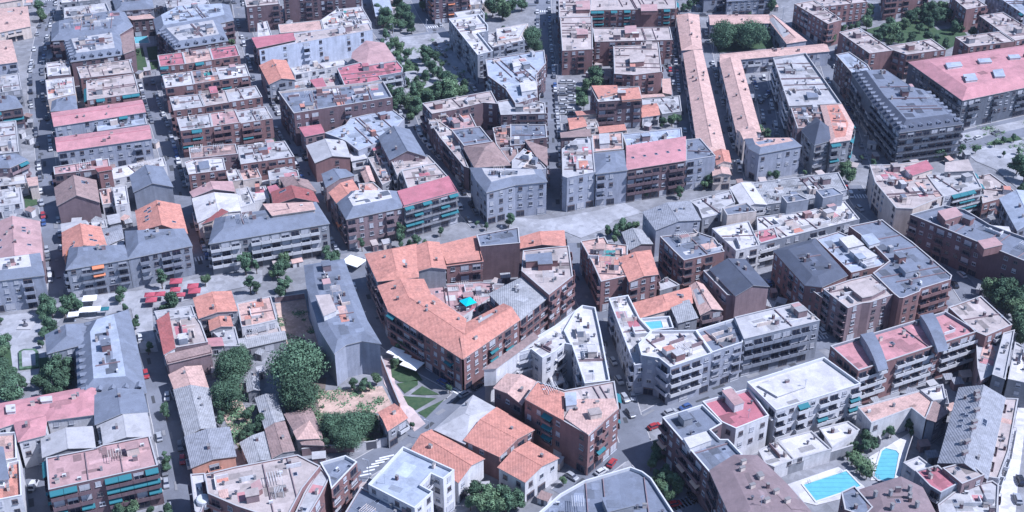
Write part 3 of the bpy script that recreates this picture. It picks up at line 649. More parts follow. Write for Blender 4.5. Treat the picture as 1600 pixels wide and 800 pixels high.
B('white and grey yard house below the tall brick house', 'C', [(450, 768), (530, 760), (545, 800), (470, 810)], 5, rc='wh', wc='cm', clut=1)
B('peach lean-to at the foot of the square block', 'C', [(800, 600), (940, 592), (950, 612), (805, 622)], 4, 'shed', 'tp', 'cm', rise=.4)
B('bright salmon gabled cottage beside grey yard roofs', 'C', [(803, 668), (900, 652), (936, 692), (920, 722), (815, 737)], 4.5, 'gable', 'orr', 'wt', rise=1.2)
B('grey low workshop behind the salmon cottage', 'C', [(812, 625), (1048, 602), (1060, 700), (940, 718), (905, 650), (815, 660)], 4, rc='lg', wc='gy', clut=.3)
B('small tan outbuilding beside the car lane', 'C', [(942, 500), (985, 498), (995, 600), (945, 590)], 4, 'shed', 'tp', 'cm', rise=.4)
B('salmon roofed terrace house below the tall brick house', 'C', [(540, 800), (700, 785), (710, 830), (550, 850)], 9, 'shed', 'orr', 'cm', rise=.8)
B('upper part of the long terracotta terrace by shaded lane', 'C', [(1030, 100), (1062, 318), (1184, 310), (1165, 98)], 7, 'gable', 'tp', 'pb', rise=1.6, hip=2, n=2)
B('lower part of the long terracotta terrace by shaded lane', 'C', [(1072, 338), (1168, 965), (1335, 955), (1186, 318)], 7, 'gable', 'tp', 'pb', rise=1.6, hip=2, n=2)
B('terracotta terrace along the west side of the car yard', 'C', [(1300, 388), (1410, 852), (1552, 832), (1425, 380)], 7, 'gable', 'tp', 'pb', rise=1.6, n=2)
B('terracotta wing south of the tree courtyard', 'C', [(1302, 385), (1975, 330), (1945, 278), (1640, 325), (1435, 345)][::-1] if 0 else [(1302, 388), (1980, 325), (1945, 280), (1300, 345)], 7, 'gable', 'tp', 'pb', rise=1.2, n=2)
B('terracotta wing north of the tree courtyard', 'C', [(1232, 100), (1240, 158), (1605, 150), (1600, 100)][:4] and [(1240, 160), (1605, 150), (1600, 98), (1230, 100)], 7, 'gable', 'tp', 'pb', rise=1.2, n=2)
B('terracotta wing east of the tree courtyard', 'D', [(-12, 110), (118, 276), (238, 258), (42, 105)], 7, 'gable', 'tp', 'pb', rise=1.4, n=2, hip=1.5)
B('salmon gabled end house of the terracotta terrace', 'G', [(1262, 158), (1282, 236), (1366, 222), (1350, 150)], 8, 'gable', 'orr', 'cm', rise=1)
B('low salmon house closing the terracotta terrace', 'G', [(1255, 262), (1258, 298), (1366, 290), (1352, 250)], 6.5, 'gable', 'tp', 'cm', rise=.8)
# avenue front of the sixth block
B('brown tiled roof at the north corner of white front', 'G', [(305, 32), (480, 10), (490, 64), (310, 72)], 10.5, 'shed', 'btl', 'bw', rise=.8)
B('white fronted cluttered corner block east of shaded street', 'G', [(312, 132), (400, 68), (500, 62), (520, 276), (345, 312), (316, 302)], 14.5, rc='lg', wc='pb', clut=1.6, n=4, bal=.1)
B('white arcaded block with slate roof on the avenue', 'G', [(515, 162), (700, 142), (720, 263), (525, 287)], 14, 'mansard', 'sl', 'pb', rise=1.6, inset=4, tc='sl', bal=.35, n=4)
B('peach terraces with white roof shed behind the arcaded block', 'G', [(500, 46), (690, 30), (696, 132), (510, 150)], 12, rc='tp', wc='cm', clut=1.3, boxes=(([(545, 40), (605, 35), (610, 95), (550, 100)], 2.2, 'lg', 'wt'),))
B('pale blue flat roof behind the big pink roof', 'G', [(690, 40), (1058, 0), (1066, 70), (720, 126)], 10, rc='lb', wc='pb', clut=.2)
B('brick apartment block under a big pink roof with skylights', 'G', [(720, 262), (1082, 205), (1080, 72), (718, 130)], 14, 'shed', 'pk', 'bd', rise=1.0, skyl=5, bal=.85, n=4)
B('pale slate roofed block right of the big pink roof', 'G', [(1086, 75), (1176, 66), (1272, 176), (1086, 206)], 13, rc='sl', wc='pb', n=4, bal=.1)
B('terracotta and grey roofs behind the white bay front', 'G', [(1405, 10), (1500, -5), (1530, 60), (1450, 72)], 9.5, 'gable', 'tp', 'cm', rise=1)
B('white bay fronted block with slate skirt near the tower', 'G', [(1458, 72), (1750, 68), (1806, 115), (1545, 165), (1482, 132)], 12, 'mansard', 'sl', 'pb', rise=1.6, inset=2.4, tc='tp', n=3, bal=0)
B('block with a dark steep pyramid tower roof', 'H', [(212, 18), (300, -60), (382, 0), (392, 80), (292, 108)], 13, 'pyramid', 'ds', 'gy', rise=5, n=4)
# ---- top right
B('brick wing with beige roof at the tree courtyard corner', 'D', [(165, 26), (285, 4), (462, 126), (375, 152)], 12, rc='be', wc='br', n=4)
B('brick wing reaching the top edge beside courtyard trees', 'D', [(288, 2), (600, -45), (622, 14), (352, 44)], 12, rc='be', wc='br', n=4)
B('long brick wing above the light narrow roof', 'D', [(445, 205), (570, 175), (742, 292), (780, 318), (635, 337)], 12, rc='be', wc='br', n=4)
B('brick wing with notched parapet above the pink roof', 'D', [(742, 292), (1020, 246), (1112, 312), (865, 345), (785, 318)], 12, rc='be', wc='br', n=4)
B('brick block cut by the top edge above the courtyard', 'D', [(720, -95), (1000, -130), (1010, -45), (735, -12)], 12, rc='be', wc='br', n=4)
B('brick wing east of the courtyard trees', 'D', [(1140, -20), (1240, -45), (1368, 38), (1240, 62)], 12, rc='be', wc='br', n=4)
B('brick wing facing south right of the courtyard', 'D', [(1170, 236), (1450, 200), (1540, 262), (1255, 297)], 12, rc='be', wc='br', n=4)
B('brick wing running down to the right picture edge', 'D', [(1320, 102), (1468, 80), (1700, 225), (1545, 258), (1452, 198)], 12, rc='be', wc='br', n=4)
B('blue grey towers in the top right corner', 'D', [(1370, -60), (1600, -100), (1760, 60), (1600, 95)], 13, rc='lb', wc='bl', n=5, bal=.4, aw='te', awp=.3)
B('slate roofed halls at the top right of centre', 'C', [(1335, -60), (1600, -80), (1620, -5), (1345, 12)], 8, 'mansard', 'sl', 'bl', rise=1.4, inset=2)
B('small slate hall near the top road', 'C', [(1190, -70), (1310, -80), (1320, -10), (1200, 0)], 7, 'mansard', 'lb', 'bl', rise=1.2, inset=2)
B('long grey roofed block between the two shaded lanes', 'D', [(32, 367), (235, 335), (458, 652), (132, 668)], 13.5, rc='lg', wc='gy', clut=.2, par='gy', n=4, boxes=(([(150, 400), (205, 405), (215, 430), (160, 432)], 1.2, 'lg', 'gy'), ([(240, 578), (305, 585), (315, 608), (250, 612)], 1.2, 'sl', 'gy')))
B('brown hipped roof at the end of the grey block', 'D', [(142, 680), (325, 668), (375, 790), (185, 808)], 12.5, rc='btl', wc='bw', clut=1.5)
B('orange roofed corner block with teal edge awnings', 'D', [(330, 665), (457, 658), (532, 790), (512, 880), (392, 898)], 13, 'mansard', 'tp', 'gy', rise=.8, inset=2, tc='orr', bal=.5, aw='te', awp=.4, n=4)
B('narrow pale blue roofed block beside the slate complex', 'D', [(425, 347), (507, 330), (622, 410), (645, 450), (525, 462)], 14, rc='lb', wc='bd', clut=.2)
B('big slate mansard complex with wrapped balconies', 'D', [(525, 462), (745, 452), (920, 570), (1010, 590), (1215, 782), (820, 835), (650, 642)], 15, 'mansard', 'ds', 'dk', rise=3, inset=4.5, tc='sl', bal=.95, n=5, skyl=1)
B('huge pink hip roofed block with white roof lights', 'D', [(880, 396), (1640, 285), (2000, 470), (1215, 634)], 13, 'mansard', 'pk', 'dk', clut=-1, rise=2.4, inset=6, tc='pk', bal=.6, n=4,
  boxes=(([(1110, 395), (1200, 388), (1215, 412), (1125, 425)], .8, 'lb', 'wt'), ([(1220, 468), (1290, 460), (1310, 500), (1240, 508)], .8, 'lb', 'wt'), ([(1405, 440), (1465, 432), (1482, 478), (1420, 480)], .8, 'lb', 'wt'), ([(1310, 370), (1385, 365), (1400, 388), (1325, 392)], .8, 'lb', 'wt'), ([(1500, 345), (1565, 342), (1580, 362), (1515, 366)], .8, 'lb', 'wt')))
# ---- right of centre, between avenue and lower streets
B('white walled block with roof garden and crimson terraces', 'H', [(635, 238), (668, 345), (800, 508), (905, 512), (1098, 432), (1050, 370), (985, 290), (1000, 208), (770, 236)], 11, rc='be', wc='cm', clut=2.2, xw=.3, bal=.1)
B('light grey roofed block with teal balconies by roof garden', 'H', [(990, 292), (1050, 372), (1098, 430), (1338, 372), (1285, 275), (1100, 285)], 11.5, rc='lg', wc='wt', bal=.8, aw='te', awp=.8, boxes=(([(1110, 218), (1250, 198), (1282, 268), (1105, 276)], 1.6, 'be', 'lg' if 0 else 'gy'),))
B('pink roofed penthouse behind the white walled block', 'H', [(855, 252), (990, 206), (1028, 262), (905, 302)], 13, 'shed', 'cr', 'cm', rise=.4, win=False, base=11)
B('low beige roof right of the teal balconies', 'H', [(1310, 300), (1390, 285), (1565, 412), (1342, 472)], 7, rc='be', wc='br', clut=.2)
B('pale blue gable ended block at the right edge', 'H', [(1450, 442), (1560, 640), (1720, 600), (1640, 400)], 13, 'gable', 'lb', 'bl', rise=2)
B('white corrugated shed before the pale blue gable', 'H', [(1378, 612), (1500, 622), (1562, 652), (1520, 680), (1378, 682)], 12, 'shed', 'wh', 'br', rise=.3)
B('big blue grey roofed brick block with two roof cabins', 'H', [(890, 542), (1100, 485), (1230, 512), (1385, 605), (1620, 690), (1850, 780), (1710, 875)], 13.5, rc='sl', wc='bd', bal=.25, n=4, par='bl',
  boxes=(([(1062, 522), (1170, 497), (1215, 545), (1110, 578)], 3, 'rs', 'br'), ([(1312, 708), (1420, 686), (1466, 730), (1352, 756)], 3, 'rs', 'br')))
B('grey metal gabled workshop with tall pale end wall', 'G', [(820, 530), (900, 638), (1176, 576), (1112, 462)], 11, 'gable', 'cd', 'pb', rise=1.6, skyl=2, xw=.3, bal=0)
B('pale grey flat hall on the avenue', 'G', [(1112, 457), (1366, 392), (1395, 465), (1310, 505), (1305, 540), (1190, 566), (1165, 500)], 10.5, rc='lg', wc='gy')
B('bright white gabled hall on the avenue', 'G', [(1366, 376), (1442, 500), (1588, 480), (1492, 346)], 10.5, 'gable', 'wh', 'wt', rise=1)
B('beige windowless box rising behind white halls', 'G', [(1318, 502), (1465, 468), (1528, 522), (1345, 548)], 13, 'flat', 'sl', 'cm', win=False)
B('long weathered grey roof of the avenue row', 'H', [(-100, 345), (-20, 482), (300, 440), (496, 388), (440, 280)], 9.5, rc='cg', wc='bl', clut=.3)
B('long low terrace row with red and orange patios', 'H', [(-60, 728), (573, 572), (478, 458), (250, 520), (-70, 560)], 10, rc='wh', wc='bl', clut=2.6, xw=.7)
B('grey stair tower rising left in the terrace row', 'H', [(85, 428), (190, 415), (255, 450), (120, 472)], 14.5, rc='sl', wc='bl', win=False)
B('grey stair tower rising right in the terrace row', 'H', [(300, 392), (410, 375), (470, 415), (345, 442)], 14.5, rc='sl', wc='bl', win=False)
B('wide bright white flat roof with dark red patio', 'G', [(1250, 632), (1480, 585), (1548, 736), (1400, 772)], 10.5, rc='wh', wc='wt', clut=.2)
B('crimson patio roof beside the wide white one', 'G', [(1492, 652), (1640, 625), (1665, 690), (1555, 724)], 10, rc='cr', wc='wt')
B('brick block with pale slate roof and cluttered terraces', 'G', [(925, 682), (1160, 655), (1262, 690), (1328, 776), (1075, 832), (1010, 770)], 12.5, rc='sl', wc='br', clut=1.0, bal=.6, n=4)
B('small grey corrugated house by the plaza trees', 'G', [(690, 658), (735, 765), (876, 728), (818, 645)], 7.5, 'gable', 'cg', 'bw', rise=1.2)
B('brick house with stepped beige and orange terraces', 'K', [(428, -88), (580, -115), (600, -75), (722, -62), (720, 130), (556, 166), (500, 40)], 11.5, rc='tp', wc='br', clut=1.4, bal=.3, n=4)
B('square orange tiled brick house beside stepped terraces', 'K', [(670, 22), (735, 166), (910, 120), (862, -28)], 11.5, 'gable', 'orr', 'br', rise=.8, bal=.3, n=4)
B('low grey annex right of the square orange house', 'K', [(895, 185), (965, 137), (1048, 186), (925, 222)], 5, rc='lg', wc='gy')
B('dark slate house with a brown gable end wall', 'K', [(1240, 90), (1398, 252), (1602, 196), (1455, 30)], 11.5, 'gable', 'ds', 'bw', rise=2.2, xw=.1, bal=0)
B('narrow cluttered terrace beside the dark slate house', 'K', [(1195, 97), (1238, 92), (1395, 254), (1345, 250)], 10.5, rc='be', wc='bw', clut=1.5)
B('orange tiled long house beside the pool terrace', 'K', [(752, 300), (800, 386), (985, 382), (1130, 298), (1112, 205)][:0] or [(752, 305), (805, 390), (1125, 300), (1112, 205)], 8.5, 'gable', 'orr', 'cm', rise=1.6, hip=2, skyl=1)
B('rust and orange tiled house behind the grey shed', 'K', [(1112, 195), (1180, 372), (1312, 342), (1192, 185)], 8.5, 'gable', 'tp', 'bw', rise=1.2)
B('grey corrugated shed roof between orange houses', 'K', [(990, 315), (1040, 425), (1156, 400), (1102, 292)], 8.8, 'shed', 'cg', 'gy', rise=.4)
B('dark slate roofed brick block with recessed red patios', 'L', [(38, -25), (290, -98), (492, 128), (335, 200), (232, 188)], 13, 'mansard', 'ds', 'br', rise=1.8, inset=3.5, tc='ds', n=4, bal=.3)
B('pale blue roof with white boxes beside dark slate block', 'L', [(300, -100), (440, -145), (640, -60), (752, 36), (700, 70), (520, 112)], 12, rc='lb', wc='br', clut=.3, boxes=(([(445, 690), (530, 672), (598, 730), (502, 752)], 1.8, 'wh', 'wt', 'H'), ([(512, 768), (600, 742), (680, 800), (595, 828)], 1.8, 'wh', 'wt', 'H')))
B('wide slate blue roofed brick block with stepped corners', 'H', [(505, 622), (712, 580), (785, 640), (900, 720), (1148, 930), (1140, 955), (955, 1012), (945, 1030), (845, 1070), (820, 1070), (788, 1045), (655, 915), (758, 838), (640, 720)], 13.5, rc='sl', wc='br', bal=.5, n=4, boxes=(([(820, 60), (890, 42), (945, 85), (862, 105)], 1.8, 'sl', 'pb', 'L'), ([(585, 675), (650, 660), (700, 715), (635, 735)], 1.2, 'lb', 'wt', 'H')))
B('beige topped brick block with pale blue corner strip', 'L', [(345, 206), (510, 150), (650, 116), (790, 238), (760, 250), (640, 290), (588, 296), (500, 326)], 13.5, rc='be', wc='bw', clut=.4, n=5, boxes=(([(500, 190), (630, 150), (735, 205), (650, 250), (590, 262)], 1.5, 'be', 'bw'),))
B('narrow slate and white infill beside the beige block', 'L', [(235, 188), (298, 152), (345, 195), (340, 262)], 11.5, rc='sl', wc='br')
# ---- centre: V shaped orange block and its neighbours
B('north west corner of the orange roofed V block', 'J', [(685, -10), (762, 158), (1012, 132), (1000, -72)], 12.5, 'gable', 'orr', 'bw', rise=1.6, hip=3, bal=.6)
B('orange roofed house with pale bay windows over courtyard', 'J', [(1002, -62), (1012, 95), (1186, 80), (1142, -82)], 12.5, 'gable', 'orr', 'gy', rise=1.0)
B('orange and white roofed brick house above the courtyard', 'J', [(1145, -65), (1370, -120), (1415, 22), (1192, 50)], 12, 'shed', 'orr', 'br', rise=-.8, n=3, tc='wh')
B('slate topped purple brick block in the middle', 'J', [(1380, -130), (1640, -178), (1650, -80), (1400, -58)], 13.5, rc='sl', wc='bd', xw=0, bal=0)
B('long orange gabled roof facing the plaza', 'G', [(20, 695), (42, 756), (332, 740), (322, 646)], 10, 'gable', 'orr', 'bw', rise=1.2)
B('west wing of the orange roofed V block', 'J', [(765, 192), (832, 345), (1092, 248), (1045, 150)], 12.5, 'gable', 'orr', 'bw', rise=1.4, bal=.6)
B('large front wing of the orange roofed V block', 'J', [(830, 347), (1285, 642), (1310, 400), (1105, 248)], 12.5, 'gable', 'orr', 'br', rise=1.8, bal=.7, aw='te', awp=.2, n=4)
B('east wing of the orange roofed V block', 'J', [(1280, 600), (1365, 634), (1642, 402), (1545, 305), (1310, 400)][:0] or [(1300, 640), (1645, 402), (1545, 305), (1262, 450)], 12.5, 'gable', 'orr', 'br', rise=1.6, bal=.7, aw='te', awp=.4, n=4)
B('low courtyard houses with pink terraces inside V block', 'J', [(1012, 190), (1400, 165), (1600, 185), (1470, 262), (1295, 385), (1100, 245)], 5.5, rc='rs', wc='wt', clut=2)
B('light beige flat apartment block with slate roof cabin', 'K', [(60, 97), (70, -30), (240, -50), (355, -60), (380, 130), (232, 246)], 13.5, rc='be', wc='br', n=4, bal=.5, boxes=(([(85, -5), (245, -20), (252, 48), (165, 52), (162, 30), (88, 36)], 2.5, 'sl', 'br'),))
B('grey zinc roofed block with white balconies', 'K', [(-140, 242), (60, 140), (216, 266), (50, 402), (-52, 330)], 11.5, 'mansard', 'cg', 'br', rise=.8, inset=3, tc='cg', bal=.8, n=4)
TB = B('white roofed triangular block with a deep dark court', 'K', [(400, 342), (440, 312), (520, 325), (552, 468), (612, 782), (455, 800), (375, 560), (330, 470)], 13.5, rc='wh', wc='wt', clut=.5, par='x', n=4)
B('', 'K', [(-60, 640), (-170, 700), (270, 440), (400, 342), (330, 470), (375, 560), (330, 550), (270, 600), (190, 640), (120, 585)], 13.48, rc='wh', wc='wt', clut=.2, par='x', n=4, root=TB)
B('long brown lean-to roof of the triangular block', 'J', [(1425, 712), (1500, 705), (1760, 520), (1735, 495)], 13.9, 'shed', 'btl', 'wt', rise=.3, base=8, win=False)
B('small white court terrace inside the triangular block', 'K', [(230, 760), (290, 705), (330, 790), (260, 820)], 5, rc='wh', wc='wt', xw=.2)
B('peach hipped house joining the triangular block', 'O', [(-110, 30), (-30, -55), (145, -8), (60, 130)], 10.5, 'gable', 'tp', 'bd', rise=1)
OB = B('brick corner block with orange, beige and white roofs', 'O', [(80, 97), (160, -10), (330, 45), (640, -12), (667, 160), (476, 326), (320, 236)], 14, rc='be', wc='br', n=4, bal=.3, aw='te', awp=.5,
  boxes=(([(86, 98), (160, -4), (325, 60), (320, 228)], .7, 'orr', 'br'), ([(335, 60), (398, 55), (402, 130), (340, 138)], 2, 'lb', 'wt'), ([(332, 215), (400, 100), (640, 95), (660, 155), (478, 318)], .5, 'tp', 'wt')))
# ---- long grey block and the centre left gardens
B('long slate roofed block with a curved pale end wall', 'J', [(306, 66), (322, 200), (405, 470), (492, 612), (560, 560), (660, 535), (775, 552), (690, 410), (602, 182), (546, 28)], 12, 'mansard', 'sl', 'pb', rise=1.2, inset=2.6, tc='sl', n=4, xw=0, bal=0, clut=.8,
  boxes=(([(375, 250), (460, 243), (502, 342), (425, 376)], 1.8, 'be', 'wt'),))
# ---- fifth column, left middle
B('slate hipped wing with tall roof gables by the square', 'I', [(288, 500), (300, 612), (562, 545), (550, 428)], 9, 'gable', 'sl', 'bl', rise=3, hip=2)
B('long market hall with pale blue flat ridge and dormers', 'I', [(540, 427), (800, 345), (845, 520), (912, 862), (498, 892), (478, 540)], 8, 'mansard', 'sl', 'bl', rise=3.2, inset=4.6, tc='lb', skyl=1)
B('grey flat roof at the head of the brown house', 'I', [(965, 352), (1200, 316), (1222, 380), (1060, 400), (1000, 436)], 9, rc='lg', wc='wt')
B('narrow dark red tiled slope beside second street', 'I', [(1030, 618), (1092, 582), (1056, 392), (990, 436)], 8.5, 'shed', 'dr', 'wt', rise=1.5)
B('beige terraces enclosed by dark red roofs', 'I', [(1062, 402), (1225, 382), (1258, 430), (1300, 545), (1095, 580)], 8.5, rc='be', wc='bw', clut=1.8, xw=.1)
B('orange tiled house with two roof slopes', 'I', [(1213, 272), (1247, 396), (1480, 350), (1442, 230)], 9, 'gable', 'orr', 'gy', rise=1.0)
B('small crimson and orange house below the two slope roof', 'I', [(1306, 388), (1318, 472), (1452, 446), (1432, 370)], 7.5, 'gable', 'orr', 'gy', rise=.8)
B('pale walled yard house beside the faded orange roof', 'I', [(1330, 482), (1470, 450), (1502, 570), (1402, 572), (1372, 520)], 6.5, rc='lg', wc='wt', clut=.4)
B('small pink roof over a white garden wall', 'I', [(1290, 528), (1382, 520), (1396, 576), (1302, 582)], 6.5, 'shed', 'pk', 'wt', rise=.5)
B('faded orange tiled house next to the dirt lot', 'J', [(-120, 295), (92, 252), (132, 398), (0, 430), (-90, 445)], 7, rc='tp', wc='wt', clut=.7)
B('low white annexes south of the faded orange house', 'J', [(-85, 455), (130, 405), (156, 478), (-60, 520)], 4, rc='be', wc='wt', clut=.8)
B('long grey lean-to along the tree garden', 'J', [(-100, 585), (188, 520), (176, 480), (-120, 532)], 3.5, 'shed', 'cg', 'gy', rise=.4)
B('dark brown windowless wall house above the tiled shed', 'I', [(1035, 622), (1308, 560), (1320, 600), (1050, 665)], 8, 'shed', 'btl', 'bw', rise=-.5, xw=0, bal=0)
B('small brown tiled gable at the head of long shed', 'I', [(1060, 745), (1100, 850), (1300, 830), (1255, 690)], 5, 'gable', 'tp', 'gy', rise=1.2)
B('long grey corrugated gabled shed beside second street', 'M', [(1090, 40), (1165, 332), (1346, 272), (1300, 30)], 5.5, 'gable', 'cg', 'gy', rise=1.3)
B('grey gabled warehouse with orange front wall', 'M', [(1160, 335), (1200, 522), (1470, 452), (1430, 276)], 6.5, 'gable', 'cd', 'og', rise=1, xw=0)
B('grey garden shed under the big tree', 'N', [(0, 92), (60, 282), (172, 225), (116, 70)], 4, 'gable', 'cg', 'gy', rise=.7, name='garden_shed', cat='shed')
B('brown tiled garden shed south of the grey one', 'N', [(62, 285), (105, 462), (236, 418), (176, 242)], 4, 'gable', 'btl', 'gy', rise=.7, name='garden_shed', cat='shed')
B('grey flat garden shed beside the beige rooftops', 'N', [(-95, 372), (-40, 500), (102, 470), (52, 305)], 3.5, 'gable', 'cg', 'gy', rise=.5, name='garden_shed', cat='shed')
B('narrow grey shed between two garden trees', 'J', [(-60, 745), (-50, 850), (20, 840), (10, 735)], 4, 'gable', 'cg', 'gy', rise=.5, name='garden_shed', cat='shed')
B('collapsed tiled roof ruin beside the dirt lot', 'N', [(182, 192), (340, 150), (402, 310), (420, 385), (290, 380)], 3.5, 'mansard', 'btl', 'bw', rise=1, inset=3, tc='btl', name='ruined_house', cat='ruin', clut=2, xw=.3)
B('small hipped pavilion in front of the ruin', 'N', [(240, 302), (332, 240), (392, 342), (262, 348)], 4.5, 'pyramid', 'tp', 'gy', rise=1.2, name='ruined_pavilion', cat='ruin', xw=.3)
B('small orange house at the edge of the triangular lawns', 'N', [(768, 182), (862, 132), (942, 216), (826, 292)], 6.5, 'gable', 'orr', 'gy', rise=.8)
# ---- bottom left
B('long pink roofed building with white roof hatches', 'M', [(-90, 148), (600, 15), (580, 195), (300, 232), (280, 200), (90, 250), (-60, 300)], 9.5, 'mansard', 'pk', 'wt', rise=.8, inset=3, tc='pk', n=3, bal=0,
  boxes=(([(250, 85), (322, 78), (325, 105), (258, 112)], .8, 'wh', 'wt'), ([(38, 135), (92, 130), (95, 172), (42, 178)], .8, 'wh', 'wt')))
B('pink hipped wing projecting towards the white van lane', 'M', [(92, 245), (120, 362), (278, 322), (290, 205)], 9.5, 'gable', 'pk', 'wt', rise=1.4, hip=3, n=3, bal=0)
B('slate gabled block joining the market hall', 'M', [(590, 80), (600, 256), (922, 180), (888, 45)], 9.5, 'gable', 'sl', 'wt', rise=1.6)
B('grey gabled block south of the slate one', 'M', [(635, 262), (652, 380), (942, 332), (915, 185)], 9.5, 'gable', 'lg', 'wt', rise=1.2)
B('grey gabled workshop before the pink wing', 'M', [(262, 345), (272, 462), (592, 402), (575, 275)], 8.5, 'gable', 'lg', 'gy', rise=1.4)
B('brown flat apartment block with bright teal awnings', 'M', [(290, 468), (590, 410), (640, 388), (935, 330), (987, 515), (306, 668)], 13, rc='rs', wc='bd', bal=.8, aw='te', awp=.6, n=4)
B('white framed terrace house at the lower left edge', 'M', [(-60, 318), (100, 306), (106, 470), (-60, 500)], 9, rc='tp', wc='wt', clut=.5, par='x')
B('bright orange flat house at the lower left corner', 'M', [(52, 500), (125, 482), (137, 702), (-60, 740), (-60, 640), (20, 640)], 9.5, rc='orr', wc='wt', par='x')
B('slate sloped roof left of the bright orange house', 'M', [(-60, 610), (52, 600), (20, 420), (-60, 410)], 10.5, 'shed', 'sl', 'wt', rise=.8)
B('rambling beige roofed brick block with a sunken court', 'N', [(-320, 572), (-130, 526), (262, 450), (402, 520), (290, 660), (180, 870), (-120, 770), (-300, 692)], 13.5, rc='be', wc='br', clut=.6, n=4, boxes=(([(-30, 630), (20, 600), (40, 650), (-20, 690)], 1.8, 'rs', 'br'),))
B('white terrace strip with round tank beside beige block', 'M', [(1192, 572), (1282, 565), (1300, 700), (1250, 830), (1220, 800)], 10, rc='wh', wc='bw', clut=.8)
B('cluttered terraces of the brick block at lower centre', 'N', [(302, 690), (400, 525), (462, 590), (400, 712), (330, 830), (230, 850)], 12, rc='lg', wc='br', clut=2, aw='orr')
B('wedge shaped brick block with blue grey roof', 'N', [(402, 500), (560, 455), (632, 495), (472, 662), (455, 590)], 12.5, rc='sl', wc='br', par='x', n=4, bal=.5)
# ---- bottom centre
B('white L block with pale blue roof and raised parapet', 'N', [(702, 636), (920, 400), (1240, 546), (1170, 602), (1095, 568), (1030, 640), (1106, 682), (992, 784)], 12.5, rc='lb', wc='wt', par='x', n=4, bal=.1, clut=-1)
B('slate roof cut by the bottom edge below white block', 'N', [(545, 835), (655, 652), (1000, 820), (960, 910)], 9.5, rc='sl', wc='br', clut=.2)
B('orange gabled house with long white side walls', 'N', [(975, 412), (1235, 545), (1280, 612), (1422, 466), (1097, 290)][:0] or [(975, 412), (1265, 612), (1422, 468), (1097, 290)], 7.5, 'gable', 'orr', 'wt', rise=1.8, xw=.4, bal=0)
B('wide grey hipped roof between triangular lawns and orange houses', 'N', [(1120, 286), (1305, 372), (1502, 156), (1358, 76)], 8, 'gable', 'lg', 'bw', rise=1.6, hip=4)
B('big orange roofed house with balcony eaves', 'N', [(1305, 352), (1520, 452), (1735, 288), (1505, 152)], 8.5, 'gable', 'orr', 'br', rise=1.4, bal=.4)
B('white house with orange roof above the small garden', 'O', [(-82, 522), (82, 612), (286, 466), (108, 364)], 7.5, 'gable', 'orr', 'wt', rise=1.4, bal=0)
B('rounded slate roofed block with white patch at bottom', 'O', [(140, 830), (300, 690), (450, 605), (740, 520), (815, 548), (870, 590), (1020, 820), (900, 900), (200, 900)], 13.5, rc='sl', wc='pb', par='x', n=4, boxes=(([(565, 715), (690, 680), (762, 760), (600, 800)], 2.2, 'sl', 'gy'),))
# ---- bottom right
B('white terrace wing with glass room along the shaded street', 'K', [(605, 266), (726, 246), (800, 395), (870, 470), (800, 560), (840, 672), (766, 684)], 11, rc='wh', wc='pb', par='x', clut=1.2, n=3, bal=.2)
B('pool terrace behind the modern white block', 'K', [(800, 392), (985, 378), (1010, 450), (870, 468)], 11, rc='wh', wc='pb', par='x', win=False, clut=-2)
B('modern white block with busy roof machines and ribbon terraces', 'K', [(870, 470), (1150, 466), (1250, 608), (990, 696), (920, 640), (810, 622), (790, 550)], 14, rc='wh', wc='pb', par='x', clut=.8, n=4, bal=.7)
B('white block with sunken dark roof patio', 'K', [(1150, 466), (1392, 392), (1447, 490), (1442, 540), (1252, 604)], 13.5, rc='sl', wc='pb', par='x', clut=.8, n=4, bal=.5)
B('grey roofed office block with dark ribbon windows', 'K', [(1392, 385), (1790, 290), (1925, 405), (1450, 522)], 14, rc='lg', wc='bl', n=4, bal=.9, clut=.3)
B('white roofed block with pale raised edges and teal blinds', 'P', [(-130, -10), (350, -165), (580, 0), (50, 166)], 13.5, rc='wh', wc='wt', par='x', bal=.8, aw='te', awp=.25, n=4, boxes=(([(-60, 10), (100, -45), (230, 20), (60, 80)], .5, 'wh', 'wt'),), clut=-1)
B('red roofed white block with central chimney room', 'O', [(1190, 112), (1480, 30), (1605, 200), (1400, 282), (1310, 240)], 12, rc='cr', wc='wt', par='x', n=3, bal=0, boxes=(([(1315, 45), (1370, 30), (1450, 115), (1392, 135)], 2.5, 'rs', 'wt'),), clut=-1)
B('blue grey roofed block with white box and long awning', 'O', [(940, 212), (1190, 132), (1312, 250), (1240, 290), (1300, 350), (1350, 350), (1440, 445), (1235, 555)], 13.5, rc='sl', wc='bd', par='x', n=4, bal=.7, aw='be', awp=.5, boxes=(([(1075, 342), (1212, 300), (1245, 352), (1112, 402)], 1.8, 'wh', 'wt'),))
B('brown sloped roof block with rows of chimneys', 'O', [(1240, 548), (1390, 452), (1530, 455), (1720, 640), (1860, 800), (1900, 900), (1400, 900)], 13.5, 'mansard', 'bn', 'bd', rise=1.6, inset=5, tc='bn', n=4, bal=.4, clut=-1)
B('roof lights block at the bottom beside the lap pool', 'P', [(10, 715), (150, 655), (255, 785), (100, 860), (30, 860)], 12.5, rc='sl', wc='bd')
B('brown roof block with pale chimneys below the pools', 'P', [(580, 668), (830, 590), (960, 655), (1060, 850), (640, 860)], 12.5, 'mansard', 'bn', 'bd', rise=1.2, inset=4, tc='bn')
B('small skylight block left of the pale chimneys', 'P', [(458, 682), (540, 642), (655, 775), (600, 830), (480, 790)], 13, rc='sl', wc='bd')
B('pale patio house with walled yards behind white block', 'P', [(60, 352), (270, 298), (395, 412), (160, 478)], 4.5, rc='wh', wc='wt', clut=-1, xw=.3)
B('second walled patio with green pool cover', 'P', [(320, 282), (500, 238), (572, 290), (495, 345), (400, 402)], 4.5, rc='wh', wc='wt', clut=-1, xw=.3)
